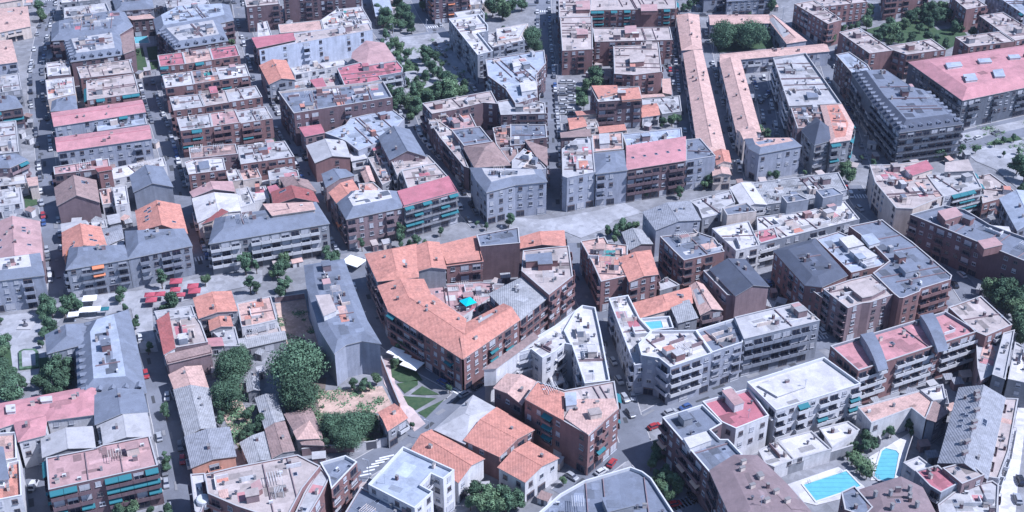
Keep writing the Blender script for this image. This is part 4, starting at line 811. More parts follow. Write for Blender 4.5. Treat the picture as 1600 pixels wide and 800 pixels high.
B('low terrace with green awning near brown roof', 'P', [(-60, 420), (60, 360), (165, 475), (40, 525), (-20, 500)], 4.5, rc='wh', wc='wt', clut=.5, xw=.3)
B('salmon flat roofed house above the oval pool', 'P', [(562, 152), (950, 46), (1030, 112), (985, 226), (896, 156), (645, 250)], 7.5, rc='tp', wc='wt', xw=.2, bal=0, clut=-1)
B('brown lean-to at the right of the salmon roof', 'P', [(1032, 112), (1125, 182), (1040, 246), (992, 230)], 7.2, 'shed', 'btl', 'bl', rise=.3)
B('white sloped roof at the tip of the salmon house', 'P', [(952, 44), (1092, 8), (1112, 100), (1032, 110)], 7.8, rc='wh', wc='wt')
B('white roofed garden room beside the oval pool', 'P', [(845, 498), (942, 460), (1022, 520), (922, 556)], 8.5, rc='wh', wc='wt')
B('crimson roofed block above the round glass bay', 'P', [(920, 550), (1060, 515), (1186, 630), (1080, 686), (1012, 645)], 12.5, rc='cr', wc='bl', n=4, bal=.8)
B('beige roofed block at the lower right corner', 'P', [(1090, 532), (1252, 490), (1352, 575), (1212, 632)], 13.5, rc='be', wc='bw', n=4, clut=.3)
B('beige terraced front stepping down by the lower right street', 'P', [(1190, 660), (1400, 612), (1440, 640), (1430, 860), (1080, 860), (1060, 760)], 10.5, rc='lg', wc='bw', n=3, bal=.6, clut=.8)
B('long grey ribbed gable with many dark chimneys', 'P', [(1196, 35), (1066, 500), (1366, 600), (1476, 95)], 12, 'gable', 'cd', 'bd', rise=2.6, n=4, bal=.3, skyl=8)
B('balcony terraces with white pergolas on the right street', 'P', [(1478, 96), (1562, 100), (1502, 430), (1440, 600), (1372, 590)], 9.5, rc='be', wc='wt', clut=2.5, n=3)
B('brick block under pink roof with two curved slate dormers', 'L', [(390, 562), (1110, 346), (1312, 470), (566, 716)], 13.5, rc='pk', wc='br', n=4, bal=.7, par='bl')
B('beige flat block beside the big green tree', 'L', [(1130, 322), (1330, 250), (1526, 430), (1362, 500), (1290, 470)], 13.5, rc='be', wc='br', n=4)
B('stepped white terraces right of the curved dormers', 'L', [(1300, 502), (1470, 478), (1400, 742), (1330, 780), (1310, 700)], 9.5, rc='lg', wc='bw', clut=2, n=3)
B('narrow pale strip roof running down the right side', 'L', [(1472, 482), (1542, 462), (1482, 772), (1402, 742)], 12, rc='lg', wc='gy', n=3)
B('white pergola terraces at the right edge', 'L', [(1545, 540), (1660, 600), (1640, 800), (1500, 770)], 9, rc='wh', wc='gy', clut=2.2, n=3)
# ================================================================ ground, streets, lawns, yards
OPEN = []
M_DECK = mat('pale_stone_deck', (.55, .53, .53), .85, .08, .3, 'pave')
def sheet(name, pts3, z, mt, kind='structure', off=(0, 0, 0)):
    if name not in ('ground',): OPEN.append([tuple(p) for p in pts3])
    m = MB(); P = [Vector(p) for p in pts3]
    if area2(P) < 0: P.reverse()
    m.poly([(p.x, p.y, z) for p in P]); return tag(link(name, m.mesh(name, [mt])), kind=kind)
sheet('ground', [(-2500, -300, 0), (2500, -300, 0), (2500, 4500, 0), (-2500, 4500, 0)], 0, M_PAVE)
ROADS = []
def road(pts, width, zi):
    w = [W(x, y, 0) for x, y in pts]; L = []; Rr = []
    for i, p in enumerate(w):
        a, b = w[max(0, i - 1)], w[min(len(w) - 1, i + 1)]; t = (b - a).normalized(); n = Vector((-t.y, t.x, 0)) * width / 2
        L.append(p + n); Rr.append(p - n)
    m = MB(); z = 0.004 * zi
    for i in range(len(w) - 1): m.poly([(Rr[i].x, Rr[i].y, z), (Rr[i + 1].x, Rr[i + 1].y, z), (L[i + 1].x, L[i + 1].y, z), (L[i].x, L[i].y, z)])
    tag(link('road', m.mesh('road', [M_ASPH])), kind='structure'); ROADS.append((w, width))
RD = [
 ([(88, -20), (76, 20), (66, 60), (57, 110), (58, 160), (66, 200), (72, 260), (77, 320), (84, 380), (92, 440), (98, 472)], 7.5),
 ([(228, 128), (238, 165), (252, 200), (264, 240), (276, 290), (290, 340), (304, 385), (318, 425)], 8),
 ([(368, -20), (380, 40), (392, 80), (403, 120), (416, 160), (432, 190), (447, 212), (464, 240), (478, 270), (492, 300), (508, 335), (524, 370), (540, 396)], 7),
 ([(232, 505), (240, 560), (250, 610), (262, 660), (274, 720), (286, 810)], 8.5),
 ([(560, -20), (580, 30), (605, 64)], 8), ([(645, -20), (668, 25), (690, 60)], 9), ([(590, 74), (640, 60), (700, 50)], 9),
 ([(686, 66), (715, 100), (752, 142), (770, 160)], 8),
 ([(630, 165), (648, 215), (664, 236), (690, 262), (714, 302), (734, 335), (752, 355)], 7),
 ([(848, -20), (850, 60), (856, 130), (861, 200), (865, 290), (867, 330)], 8.5),
 ([(700, 18), (760, 10), (846, 8)], 7),
 ([(1056, 40), (1062, 100), (1069, 160), (1078, 215)], 6), ([(1040, 100), (1052, 150), (1062, 200)], 5),
 ([(1095, 45), (1104, 90), (1115, 135), (1128, 190), (1138, 230), (1150, 280)], 6.5),
 ([(1184, 120), (1196, 160), (1205, 210), (1214, 270)], 7),
 ([(1290, 88), (1306, 140), (1326, 200), (1346, 262)], 7.5),
 ([(1056, 22), (1120, 22), (1200, 26), (1228, 42), (1262, 72), (1296, 96)], 8),
 ([(1480, 222), (1540, 205), (1620, 186)], 10),
 ([(896, 380), (903, 430), (925, 478), (944, 510), (954, 560), (966, 605), (978, 650), (992, 690), (1010, 720), (1045, 760), (1090, 815)], 9),
 ([(994, 692), (960, 712), (915, 745), (880, 775)], 8),
 ([(988, 668), (1040, 640), (1110, 615), (1200, 585), (1285, 552)], 7),
 ([(1205, 435), (1235, 470), (1262, 510), (1290, 545)], 8),
 ([(1330, 290), (1352, 325), (1400, 365), (1448, 398), (1500, 440), (1520, 470)], 8),
 ([(552, 405), (566, 450), (582, 490), (610, 533), (650, 565), (700, 592), (745, 618)], 8),
 ([(750, 600), (715, 632), (675, 658), (640, 688), (600, 712), (560, 735), (525, 775), (505, 820)], 8.5),
 ([(44, 680), (52, 735), (62, 815)], 6),
 ([(1292, 545), (1330, 520), (1400, 500), (1480, 470)], 6),
]
for i, (p, w) in enumerate(RD): road(p, w, i + 1)
def near_road(x, y, skip):
    for k, (w, wd) in enumerate(ROADS):
        if k == skip: continue
        for a, b in zip(w, w[1:]):
            ab = b - a; t = max(0, min(1, ((x - a.x) * ab.x + (y - a.y) * ab.y) / ab.length_squared)); q = a + ab * t
            if math.hypot(x - q.x, y - q.y) < wd / 2 + .3: return True
    return False
km = MB(); pm = MB()
for k, (w, wd) in enumerate(ROADS):
    for a, b in zip(w, w[1:]):
        t = (b - a); L = t.length; t.normalize(); n = Vector((-t.y, t.x, 0)); ns = max(1, int(L / 3))
        for s in (-1, 1):
            for i in range(ns):
                q = a + t * (L * (i + .5) / ns) + n * s * (wd / 2 + .1)
                if near_road(q.x, q.y, k) or hm(q.x, q.y) > 0: continue
                km.box((q.x, q.y, 0), (L / ns, .28, .13), math.atan2(t.y, t.x))
        for i in range(int(L / 6)):      # worn centre dashes on the wider streets
            if wd > 8.4 and k in (18, 21, 24):
                q = a + t * (i * 6 + 2)
                if not near_road(q.x, q.y, k): pm.box((q.x, q.y, .13), (2.2, .14, .004), math.atan2(t.y, t.x))
tag(link('kerb', km.mesh('kerb', [M_KERB])), kind='structure')
MARK = mat('road_paint', (0.62, 0.62, 0.62), .8, .1)
def marks(tile, quads, z=0.13):
    m = MB()
    for q in quads:
        P = ccw([Vector(p) for p in TP(tile, q, 0)]); m.poly([(p.x, p.y, z) for p in P])
    return m
hm_ = MB()
for (x0, y0), (x1, y1) in (((770, 462), (862, 441)), ((745, 481), (832, 463)), ((720, 501), (803, 483)), ((690, 523), (768, 506)), ((668, 548), (742, 531)), ((648, 572), (718, 558))):
    P = ccw([Vector(p) for p in TP('N', [(x0, y0), (x1, y1), (x1 + 2, y1 + 8), (x0 + 2, y0 + 9)])])
    hm_.poly([(p.x, p.y, .134) for p in P])
hm_.v += []; 
tag(link('road_markings', hm_.mesh('road_markings', [MARK])), kind='structure')
def patch(name, tile, pts, mt, z, kind='structure'): return sheet(name, TP(tile, pts), z, mt, kind)
Z = 0.16
patch('plaza', 'G', [(-40, 560), (200, 575), (520, 520), (700, 470), (820, 530), (640, 580), (560, 640), (430, 690), (330, 650), (0, 690)], M_PLAZA, Z)
patch('square', 'I', [(-80, 380), (300, 350), (420, 360), (300, 480), (280, 640), (230, 800), (-80, 800)], M_PLAZA, Z + .004)
patch('pedestrian_avenue', 'I', [(440, 260), (900, 215), (1300, 130), (1640, 90), (1640, 170), (1280, 250), (960, 330), (820, 330), (560, 400), (440, 380)], M_PLAZA, Z)
patch('pedestrian_street', 'I', [(820, 330), (950, 330), (960, 480), (990, 600), (880, 610)], M_PLAZA, Z + .008)
patch('pavement', 'P', [(1600, 0), (1580, 60), (1400, 900), (1540, 900), (1560, 650), (1640, 0)], M_DECK, Z)
patch('path', 'J', [(775, 640), (850, 640), (870, 800), (1000, 980), (1060, 1050), (990, 1100), (900, 960), (800, 800)], mat('pink_path', (.50, .40, .38), .9, .1, .3, 'pave'), Z)
patch('plaza', 'H', [(1100, 60), (1640, -60), (1700, 400), (1560, 380), (1420, 260), (1300, 210), (1240, 160)], M_PLAZA, Z)
patch('road', 'H', [(1180, 95), (1640, -10), (1640, 50), (1200, 150)], M_ASPH, Z + .004)
patch('dirt_lot', 'N', [(380, 60), (420, 45), (790, 15), (850, 130), (760, 185), (640, 180), (400, 195)], M_DIRT, Z)
patch('dirt_lot', 'J', [(120, 300), (310, 270), (330, 400), (400, 560), (420, 700), (180, 560)], M_DIRT, Z)
patch('dirt_lot', 'M', [(1350, 100), (1500, 90), (1600, 280), (1500, 420), (1440, 300)], M_DIRT, Z)
patch('garden_soil', 'N', [(150, 0), (440, -40), (420, 190), (640, 180), (780, 200), (820, 360), (430, 440), (280, 440), (200, 250)], mat('garden_soil', (.16, .13, .11), 1, .2, .4, 'dirt'), Z - .02)
patch('park_paving', 'B', [(780, 250), (1200, 200), (1380, 520), (1250, 620), (1000, 700), (930, 560)], M_PLAZA, Z)
def lawn(tile, pts, z=Z + .02): return patch('lawn', tile, pts, M_GRASS, z, 'stuff')
for t, p in (('N', [(880, 0), (1010, -25), (1012, 8), (930, 62)]), ('N', [(968, 66), (1038, 15), (1148, 68), (1050, 72)]), ('N', [(920, 78), (1128, 92), (1000, 166), (950, 135)]), ('N', [(1012, 180), (1182, 96), (1062, 216)]),
             ('J', [(835, 650), (880, 640), (1000, 720), (1042, 780), (900, 790), (850, 760)]), ('A', [(820, 310), (895, 300), (922, 378), (935, 432), (838, 452)]), ('A', [(918, 298), (982, 290), (986, 372), (930, 378)]), ('A', [(934, 388), (986, 382), (988, 430), (948, 436)]),
             ('P', [(470, 410), (560, 400), (650, 560), (640, 590), (560, 520)]), ('D', [(840, 130), (980, 120), (1060, 190), (1200, 170), (1260, 240), (1100, 320), (760, 260), (600, 190)]),
             ('C', [(1290, 330), (1640, 300), (1600, 200), (1250, 230)]), ('E', [(150, 430), (225, 410), (235, 480), (160, 500)]), ('H', [(1370, 95), (1560, 50), (1590, 75), (1400, 112)]), ('H', [(1265, 120), (1330, 110), (1335, 135), (1290, 140)]),
             ('B', [(950, 590), (1200, 500), (1340, 570), (1250, 620), (1000, 700)]), ('B', [(930, 370), (1010, 400), (1020, 440), (930, 450)]), ('C', [(400, 540), (470, 560), (480, 650), (400, 660)]), ('C', [(520, 390), (630, 385), (632, 400), (520, 405)]), ('I', [(-60, 560), (60, 540), (80, 700), (-60, 700)]), ('I', [(245, 640), (440, 620), (450, 760), (250, 780)])): lawn(t, p)
patch('path', 'A', [(890, 290), (912, 290), (945, 435), (925, 437)], M_PLAZA, Z + .03)
patch('pool_deck', 'A', [(828, 190), (960, 180), (965, 285), (832, 298)], M_PLAZA, Z)
patch('pool_deck', 'P', [(105, 635), (440, 520), (600, 640), (620, 680), (300, 760), (220, 740)], M_DECK, Z)
patch('pool_deck', 'P', [(630, 460), (740, 395), (880, 310), (900, 350), (850, 480), (820, 600), (640, 605), (660, 540)], M_DECK, Z)
patch('green_carpet', 'P', [(30, 1000), (40, 1000), (40, 1010)], M_GRASS, -.5) if 0 else None
# pools: a rim standing a little over the deck, water just below its edge
def pool(label, tile, pts, z=Z, rim=.5):
    P = ccw([Vector(p) for p in TP(tile, pts, z)]) if len(pts) == 4 else [Vector(p) for p in TP(tile, pts, z)]
    if area2(P) < 0: P.reverse()
    c = centre(P); r = tag(empty('swimming_pool', (c[0], c[1], z)), label, 'swimming pool'); o = offset(P, rim)
    m = MB(); m.poly([(p.x, p.y, z + .06) for p in P]); link('water', m.mesh('water', [M_WATER], r.location), r)
    m = MB(); n = len(P)
    for i in range(n):
        j = (i + 1) % n
        m.poly([(o[i].x, o[i].y, z + .2), (o[j].x, o[j].y, z + .2), (P[j].x, P[j].y, z + .2), (P[i].x, P[i].y, z + .2)])
        m.poly([(o[i].x, o[i].y, z), (o[j].x, o[j].y, z), (o[j].x, o[j].y, z + .2), (o[i].x, o[i].y, z + .2)])
        m.poly([(P[j].x, P[j].y, z + .02), (P[i].x, P[i].y, z + .02), (P[i].x, P[i].y, z + .2), (P[j].x, P[j].y, z + .2)])
    link('pool_edge', m.mesh('pool_edge', [M_WHITE], r.location), r)
    a, b = P[0], P[1]; t = (b - a).normalized(); nn = Vector((-t.y, t.x, 0))
    if rim > .4:
        for f in (.12, .88):
            q = a.lerp(b, f); m = MB()
            for sx in (-.3, .3): m.box((q.x + t.x * sx - nn.x * .25, q.y + t.y * sx - nn.y * .25, z + .2), (.07, .07, .9)); m.box((q.x + t.x * sx + nn.x * .3, q.y + t.y * sx + nn.y * .3, z), (.07, .07, 1.1)); m.box((q.x + t.x * sx, q.y + t.y * sx, z + 1.08), (.07, .6, .06), math.atan2(t.y, t.x))
            link('ladder', m.mesh('ladder', [M_METAL], r.location), r)
    return r
pool('long turquoise lap pool with lane lines between brown roofs', 'P', [(222, 632), (488, 546), (578, 640), (300, 732)])
pool('rounded turquoise pool on a pale deck below the salmon roof', 'P', [(712, 420), (735, 404), (800, 418), (818, 438), (790, 590), (745, 608), (690, 600), (662, 575)])
pool('small rectangular pool above the top left lawn', 'A', [(838, 214), (915, 210), (934, 270), (846, 273)])
pool('tiny turquoise pool on the peach roof terrace', 'B', [(348, 150), (402, 144), (410, 178), (358, 184)], 8.2, .15)
pool('turquoise roof pool beside the big round tree', 'C', [(5, 188), (84, 174), (58, 228), (0, 234)], 8.2, .15)
pool('blue pool on the modern white terrace', 'K', [(826, 416), (932, 406), (944, 450), (850, 462)], 10.25, .2)
# ================================================================ garden walls and fences
def wallrun(label, tile, pts, h, mt, th=.3, name='garden_wall'):
    P = TP(tile, pts); m = MB()
    for a, b in zip(P, P[1:]):
        t = b - a; c = (a + b) / 2; m.box((c.x, c.y, 0), (t.length, th, h), math.atan2(t.y, t.x), 0); m.box((c.x, c.y, h), (t.length + .02, th + .12, .1), math.atan2(t.y, t.x), 1)
    o = link(name, m.mesh(name, [mt, M_KERB])); return tag(o, label, 'wall')
wallrun('pale garden wall beside the small orange house', 'N', [(615, 425), (690, 412)], 3, wallm('wt'))
wallrun('pale garden wall right of the dark garage gate', 'N', [(755, 402), (835, 382)], 3, wallm('wt'))
g = wallrun('dark garage gate in the garden wall near triangular lawns', 'N', [(690, 412), (755, 402)], 2.8, M_RAIL, name='garage_gate'); g['category'] = 'gate'
wallrun('dark mossy garden wall below the large garden trees', 'N', [(290, 450), (430, 430), (615, 425)], 2.6, wallm('bw'))
wallrun('long grey retaining wall above the lap pool', 'P', [(35, 590), (520, 440)], 3.4, wallm('gy'), .4)
wallrun('low wall along the dirt lot by the long slate block', 'J', [(120, 290), (305, 265)], 2, wallm('bw'))
wallrun('pink lot wall beside the footpath', 'J', [(785, 660), (850, 830), (900, 950)], 1.8, wallm('og'), .25)
wallrun('thin dark railing beside the rounded pool', 'P', [(830, 580), (870, 440), (900, 350)], 1.8, M_METAL, .1, 'fence')
wallrun('grey garden wall behind the salmon roofed house yard', 'P', [(650, 290), (700, 380)], 2, wallm('gy'))
wallrun('yard wall between the two big garden trees', 'N', [(-10, 0), (0, 80)], 2, wallm('cm'))
# ================================================================ trees
M_LEAF = mat('leaves', (0.060, 0.100, 0.062), 0.95, 0.3, 0.5, 'leaf', 0.1)
M_LEAF2 = mat('leaves_light', (0.088, 0.135, 0.075), 0.95, 0.3, 0.5, 'leaf', 0.1)
M_BARK = mat('bark', (0.12, 0.09, 0.07), 1, .2)
def crown_mesh(seed, nl, tall, mt, ls):
    rg = random.Random(seed); m = MB(); L = []
    for i in range(nl):
        a = rg.uniform(0, math.tau); r = rg.uniform(.1, .62) if i else 0; zz = rg.uniform(-.45, .55) * tall
        L.append((r * math.cos(a) * (1 - .35 * max(0, zz / tall)), r * math.sin(a) * (1 - .35 * max(0, zz / tall)), zz, rg.uniform(.26, .48)))
    for (x, y, z, r) in L:
        # inner mass: rough low-poly lump so the crown is not hollow
        sq = Vector((rg.uniform(.75, 1.25), rg.uniform(.75, 1.25), rg.uniform(.7, 1.1)))
        for q in range(int(420 * (r / .4) ** 2 * (1 if ls > .05 else 1.7))):
            v = Vector((rg.gauss(0, 1), rg.gauss(0, 1), rg.gauss(0, 1))).normalized() * r * min(1.5, rg.uniform(.5, 1.05) * (1 + abs(rg.gauss(0, .12))))
            v = Vector((v.x * sq.x, v.y * sq.y, v.z * sq.z)); c = Vector((x, y, z)) + v; nn = (v.normalized() + Vector((rg.gauss(0, .45), rg.gauss(0, .45), rg.gauss(0, .45)))).normalized()
            t = nn.orthogonal().normalized(); b = nn.cross(t); an = rg.uniform(0, 3.1); t, b = t * math.cos(an) + b * math.sin(an), b * math.cos(an) - t * math.sin(an)
            s = ls * rg.uniform(.6, 1.3)
            m.poly([c - t * s - b * s * .6, c + t * s - b * s * .5, c + t * s * .7 + b * s * .7, c - t * s * .6 + b * s * .6])
    return m.mesh('crown', [mt])
CR = [crown_mesh(s, 9, t, M_LEAF if s % 3 else M_LEAF2, .065) for s, t in ((1, 1), (2, 1.1), (3, .9), (4, 1), (5, 1.2))]
CRT = [crown_mesh(s, 9, t, M_LEAF, .07) for s, t in ((11, 1.9), (12, 2.2))]
CRB = [crown_mesh(s, 26, .8, M_LEAF, .032) for s in (21, 22, 23)]
def trunk_mesh():
    m = MB(); n = 7
    def tube(a, b, ra, rb):
        d = (b - a).normalized(); t = d.orthogonal().normalized(); c = d.cross(t)
        for i in range(n):
            u0, u1 = i * math.tau / n, (i + 1) * math.tau / n
            f = lambda p, r, u: p + (t * math.cos(u) + c * math.sin(u)) * r
            m.poly([f(a, ra, u0), f(a, ra, u1), f(b, rb, u1), f(b, rb, u0)])
    top = Vector((.01, .01, .6)); tube(Vector((0, 0, 0)), top, .05, .032)
    rg = random.Random(5)
    for i in range(6):
        a = i * 1.05 + rg.uniform(-.2, .2); s = Vector((0, 0, rg.uniform(.4, .6))); tube(s, s + Vector((.28 * math.cos(a), .28 * math.sin(a), rg.uniform(.25, .45))), .022, .008)
    return m.mesh('trunk', [M_BARK])
TRUNK = trunk_mesh()
def nearest(p, full=False):
    best = None
    for root, label, P, h in BLD:
        d = 1e9
        for i in range(len(P)):
            a, b = P[i], P[(i + 1) % len(P)]; abx, aby = b.x - a.x, b.y - a.y; t = max(0, min(1, ((p[0] - a.x) * abx + (p[1] - a.y) * aby) / (abx * abx + aby * aby + 1e-6)))
            d = min(d, math.hypot(p[0] - a.x - abx * t, p[1] - a.y - aby * t))
        if best is None or d < best[0]: best = (d, label)
    return best[1]
USED = {}
def uniq(label, o, grp):
    o['label'] = label; USED.setdefault(label, []).append((o, grp))
def tree(tile, x, y, r, tall=False, big=False, note=None, hf=None):
    ox, oy = TO[tile]; px, py = ox + x / 4, oy + y / 4
    g = W(px, py, 4); dist = (g - Vector((0, 0, CAMH))).length; rm = r / 4 * dist / F
    hc = (hf or (1.05 if not tall else 1.8)) * rm + 1.0
    hc = max(hc, rm * .9 + .3)
    p = W(px, py, hc); p.z = 0
    root = empty('tree', p, random.uniform(0, 6)); root['category'] = 'tree'
    ms = random.choice(CRB if big or rm > 6 else (CRT if tall else CR)); s = rm / .86
    c = link('crown', ms, root, (0, 0, hc)); c.scale = (s, s, s * random.uniform(.85, 1.05))
    t = link('trunk', TRUNK, root); t.scale = (hc * .9 + .6,) * 2 + (hc * 1.0,)
    szs = 'big' if rm > 5.5 else 'slim' if tall else 'small' if rm < 2.2 else 'bushy'
    raster([(p.x - 1, p.y - 1), (p.x + 1, p.y - 1), (p.x + 1, p.y + 1), (p.x - 1, p.y + 1)], .6)
    lab = note or ('%s tree nearest the %s' % (szs, nearest(p)))
    uniq(lab, root, 'trees')
    return root
for t, x, y, r in (('A', 250, 40, 38), ('A', 258, 92, 30), ('A', 862, 318, 16), ('A', 1445, 262, 24),
    ('B', 815, 95, 52), ('B', 850, 150, 46), ('B', 790, 130, 34), ('B', 925, 60, 40), ('B', 945, 120, 44), ('B', 970, 165, 34), ('B', 890, 10, 44), ('B', 810, 210, 30), ('B', 790, 270, 26), ('B', 835, 290, 30),
    ('B', 900, 295, 36), ('B', 880, 340, 30), ('B', 1080, 320, 52), ('B', 1060, 365, 36), ('B', 1120, 350, 34), ('B', 960, 390, 24), ('B', 1010, 430, 20), ('B', 900, 380, 30), ('B', 920, 430, 28), ('B', 1160, 400, 20), ('B', 950, 510, 26), ('B', 1000, 490, 22),
    ('B', 1180, 500, 50), ('B', 1210, 550, 60), ('B', 1140, 560, 50), ('B', 1080, 600, 52), ('B', 1280, 570, 42), ('B', 1010, 650, 46), ('B', 980, 700, 36), ('B', 880, 580, 44), ('B', 900, 620, 44), ('B', 870, 650, 34), ('B', 1240, 490, 26), ('B', 1310, 560, 24), ('B', 1040, 30, 28), ('B', 1480, 40, 50), ('B', 1540, 60, 56), ('B', 1590, 30, 46), ('B', 1530, 10, 40), ('B', 1545, 180, 20),
    ('B', 1430, 100, 24), ('C', 60, 20, 40), ('C', 510, 470, 56), ('C', 470, 530, 40), ('C', 540, 520, 50), ('C', 430, 610, 36), ('C', 450, 640, 34), ('C', 1000, 745, 34), ('C', 940, 765, 28), ('C', 1040, 740, 24), ('C', 1110, 30, 30), ('C', 1150, 10, 28), ('C', 1240, 20, 34), ('C', 1280, 10, 24), ('C', 1485, 92, 16), ('C', 1075, 45, 22), ('C', 1420, 30, 20),
    ('D', 600, 90, 46), ('D', 640, 60, 38), ('D', 620, 140, 36), ('D', 560, 170, 34), ('D', 720, 190, 46), ('D', 790, 190, 48), ('D', 750, 150, 40), ('D', 690, 230, 38), ('D', 770, 250, 34), ('D', 820, 235, 34), ('D', 880, 110, 44), ('D', 930, 90, 40), ('D', 860, 140, 30), ('D', 900, 240, 36), ('D', 950, 170, 26), ('D', 1010, 60, 46), ('D', 1060, 90, 50), ('D', 1120, 80, 44), ('D', 1090, 40, 40), ('D', 1010, 140, 34), ('D', 980, 100, 36), ('D', 1170, 170, 34), ('D', 1210, 160, 26), ('D', 1010, 220, 34), ('D', 1060, 240, 26), ('D', 1280, 200, 30), ('D', 1110, 270, 30), ('D', 1180, 130, 26), ('D', 500, 110, 26), ('D', 470, 170, 22), ('D', 400, 230, 34), ('D', 15, 30, 40), ('D', 520, 170, 20), ('D', 880, 530, 22), ('D', 910, 550, 18), ('D', 1020, 300, 20),
    ('F', 1150, 640, 26), ('F', 1380, 590, 18), ('F', 1440, 610, 20), ('F', 1580, 570, 40), ('F', 1000, 700, 38), ('F', 960, 720, 26), ('F', 1050, 715, 20), ('F', 410, 740, 34), ('F', 440, 765, 34), ('F', 505, 785, 26), ('F', 110, 80, 16),
    ('G', 690, 610, 48), ('G', 650, 640, 36), ('G', 745, 620, 36), ('G', 600, 635, 30), ('G', 770, 605, 28), ('G', 640, 690, 22), ('G', 1050, 400, 34), ('G', 1010, 375, 24), ('G', 825, 400, 28), ('G', 1225, 330, 38), ('G', 1200, 350, 26), ('G', 1540, 20, 40), ('G', 1590, 30, 30),
    ('H', 880, 90, 34), ('H', 885, 140, 30), ('H', 870, 190, 26), ('H', 1200, 130, 32), ('H', 1060, 150, 38), ('H', 1100, 165, 24), ('H', 1030, 165, 22), ('H', 480, 240, 40), ('H', 520, 290, 40), ('H', 470, 280, 26), ('H', 590, 185, 16), ('H', 660, 215, 22), ('H', 50, 290, 30), ('H', 1570, 215, 60), ('H', 1610, 270, 56), ('H', 1585, 380, 34), ('H', 1480, 70, 20), ('H', 1540, 60, 20), ('H', 1300, 130, 20), ('H', 1475, 158, 14), ('H', 1570, 140, 16), ('H', 1420, 92, 18), ('H', 10, 280, 26), ('H', 230, 275, 16),
    ('I', 290, 300, 56), ('I', 270, 345, 44), ('I', 320, 330, 46), ('I', 300, 420, 44), ('I', 330, 440, 40), ('I', 270, 480, 34), ('I', 430, 290, 52), ('I', 460, 270, 36), ('I', 400, 340, 32), ('I', 480, 310, 36), ('I', 760, 230, 40), ('I', 745, 265, 26), ('I', 780, 320, 22), ('I', 1055, 290, 58), ('I', 1085, 260, 38), ('I', 1020, 320, 30), ('I', 1280, 145, 36), ('I', 1300, 250, 12), ('I', 840, 420, 28), ('I', 855, 380, 18), ('I', 930, 560, 24), ('I', 925, 590, 14), ('I', 30, 540, 48), ('I', 10, 600, 38), ('I', 0, 400, 20), ('I', 260, 540, 24), ('I', 340, 660, 70), ('I', 420, 680, 56), ('I', 300, 740, 60), ('I', 400, 760, 70), ('I', 240, 780, 40), ('I', 20, 730, 66), ('I', 60, 780, 60), ('I', 130, 790, 34),
    ('J', 180, 170, 46), ('J', 160, 220, 40), ('J', 200, 150, 30), ('J', 0, 190, 34), ('J', 130, 80, 50), ('J', 170, 60, 44), ('J', 180, 15, 40), ('J', 100, 110, 26), ('J', 470, 10, 40), ('J', 500, 20, 26), ('J', 890, 560, 30), ('J', 930, 560, 34), ('J', 875, 660, 26), ('J', 960, 590, 22), ('J', 750, 760, 36), ('J', 680, 780, 26),
    ('N', 610, 0, 34), ('N', 660, 5, 34), ('N', 710, 10, 24), ('N', 1210, 20, 26), ('N', 980, 250, 20), ('N', 380, 360, 40), ('N', 430, 370, 36), ('N', 15, 230, 46), ('N', 30, 190, 30), ('N', 10, 270, 34),
    ('M', 1020, 150, 36), ('M', 1035, 180, 28), ('M', 1035, 475, 34), ('M', 1040, 520, 28), ('M', 1030, 440, 20), ('M', 740, 780, 44), ('M', 830, 780, 46), ('M', 780, 760, 36), ('M', 1040, 780, 34), ('M', 940, 780, 28), ('M', 1370, 225, 34), ('M', 1380, 190, 24), ('M', 1540, 190, 40), ('M', 1570, 160, 30), ('M', 1540, 290, 44), ('M', 1510, 320, 30), ('M', 1575, 270, 32), ('M', 60, 50, 70), ('M', 20, 20, 60), ('M', 300, 30, 50), ('M', 380, 10, 46), ('M', 1500, 400, 16),
    ('O', 910, 430, 48), ('O', 940, 410, 34), ('O', 890, 460, 34), ('O', 940, 600, 48), ('O', 990, 580, 44), ('O', 1020, 600, 42), ('O', 930, 640, 46), ('O', 960, 660, 34), ('O', 900, 560, 26), ('O', 320, 600, 28),
    ('O', 20, 720, 60), ('O', -30, 700, 56), ('N', 1380, 680, 66), ('N', 1450, 700, 70), ('N', 1530, 680, 60), ('N', 1400, 740, 66), ('N', 1490, 760, 66), ('N', 1560, 740, 60), ('N', 1340, 740, 40),
    ('P', 620, 330, 46), ('P', 650, 370, 40), ('P', 600, 380, 40), ('P', 640, 300, 30), ('P', 740, 270, 36), ('P', 775, 290, 34), ('P', 720, 300, 26), ('P', 870, 245, 32), ('P', 890, 260, 26), ('P', 540, 380, 28), ('P', 500, 440, 22), ('P', 560, 490, 26), ('P', 590, 530, 26), ('P', 530, 470, 24), ('P', 620, 560, 22), ('P', 900, 300, 20),
    ('L', 1400, 200, 60), ('L', 1470, 220, 70), ('L', 1440, 260, 60), ('L', 1530, 260, 80), ('L', 1560, 340, 80), ('L', 1580, 430, 70), ('L', 1500, 300, 60), ('L', 1540, 200, 60), ('L', 1600, 250, 70), ('L', 1590, 500, 50)):
    tree(t, x, y, r)
for t, x, y, r in [('B', a, b, c) for a, b, c in ((1100, 420, 44), (1060, 470, 40), (1150, 460, 40), (1220, 600, 50), (1300, 530, 36), (960, 640, 46), (930, 500, 30), (985, 560, 40), (1030, 540, 36), (940, 340, 34), (860, 260, 34), (905, 480, 30), (840, 560, 34), (960, 730, 30), (765, 60, 36), (880, 80, 34), (905, 150, 34))] + [('O', a, b, c) for a, b, c in ((1040, 640, 44), (980, 700, 40), (870, 500, 34), (960, 540, 40), (900, 700, 30), (905, 385, 34), (880, 610, 30))] + [('I', 20, 690, 50), ('I', 70, 740, 44), ('I', 430, 740, 50), ('I', 460, 640, 30)]: tree(t, x, y, r)
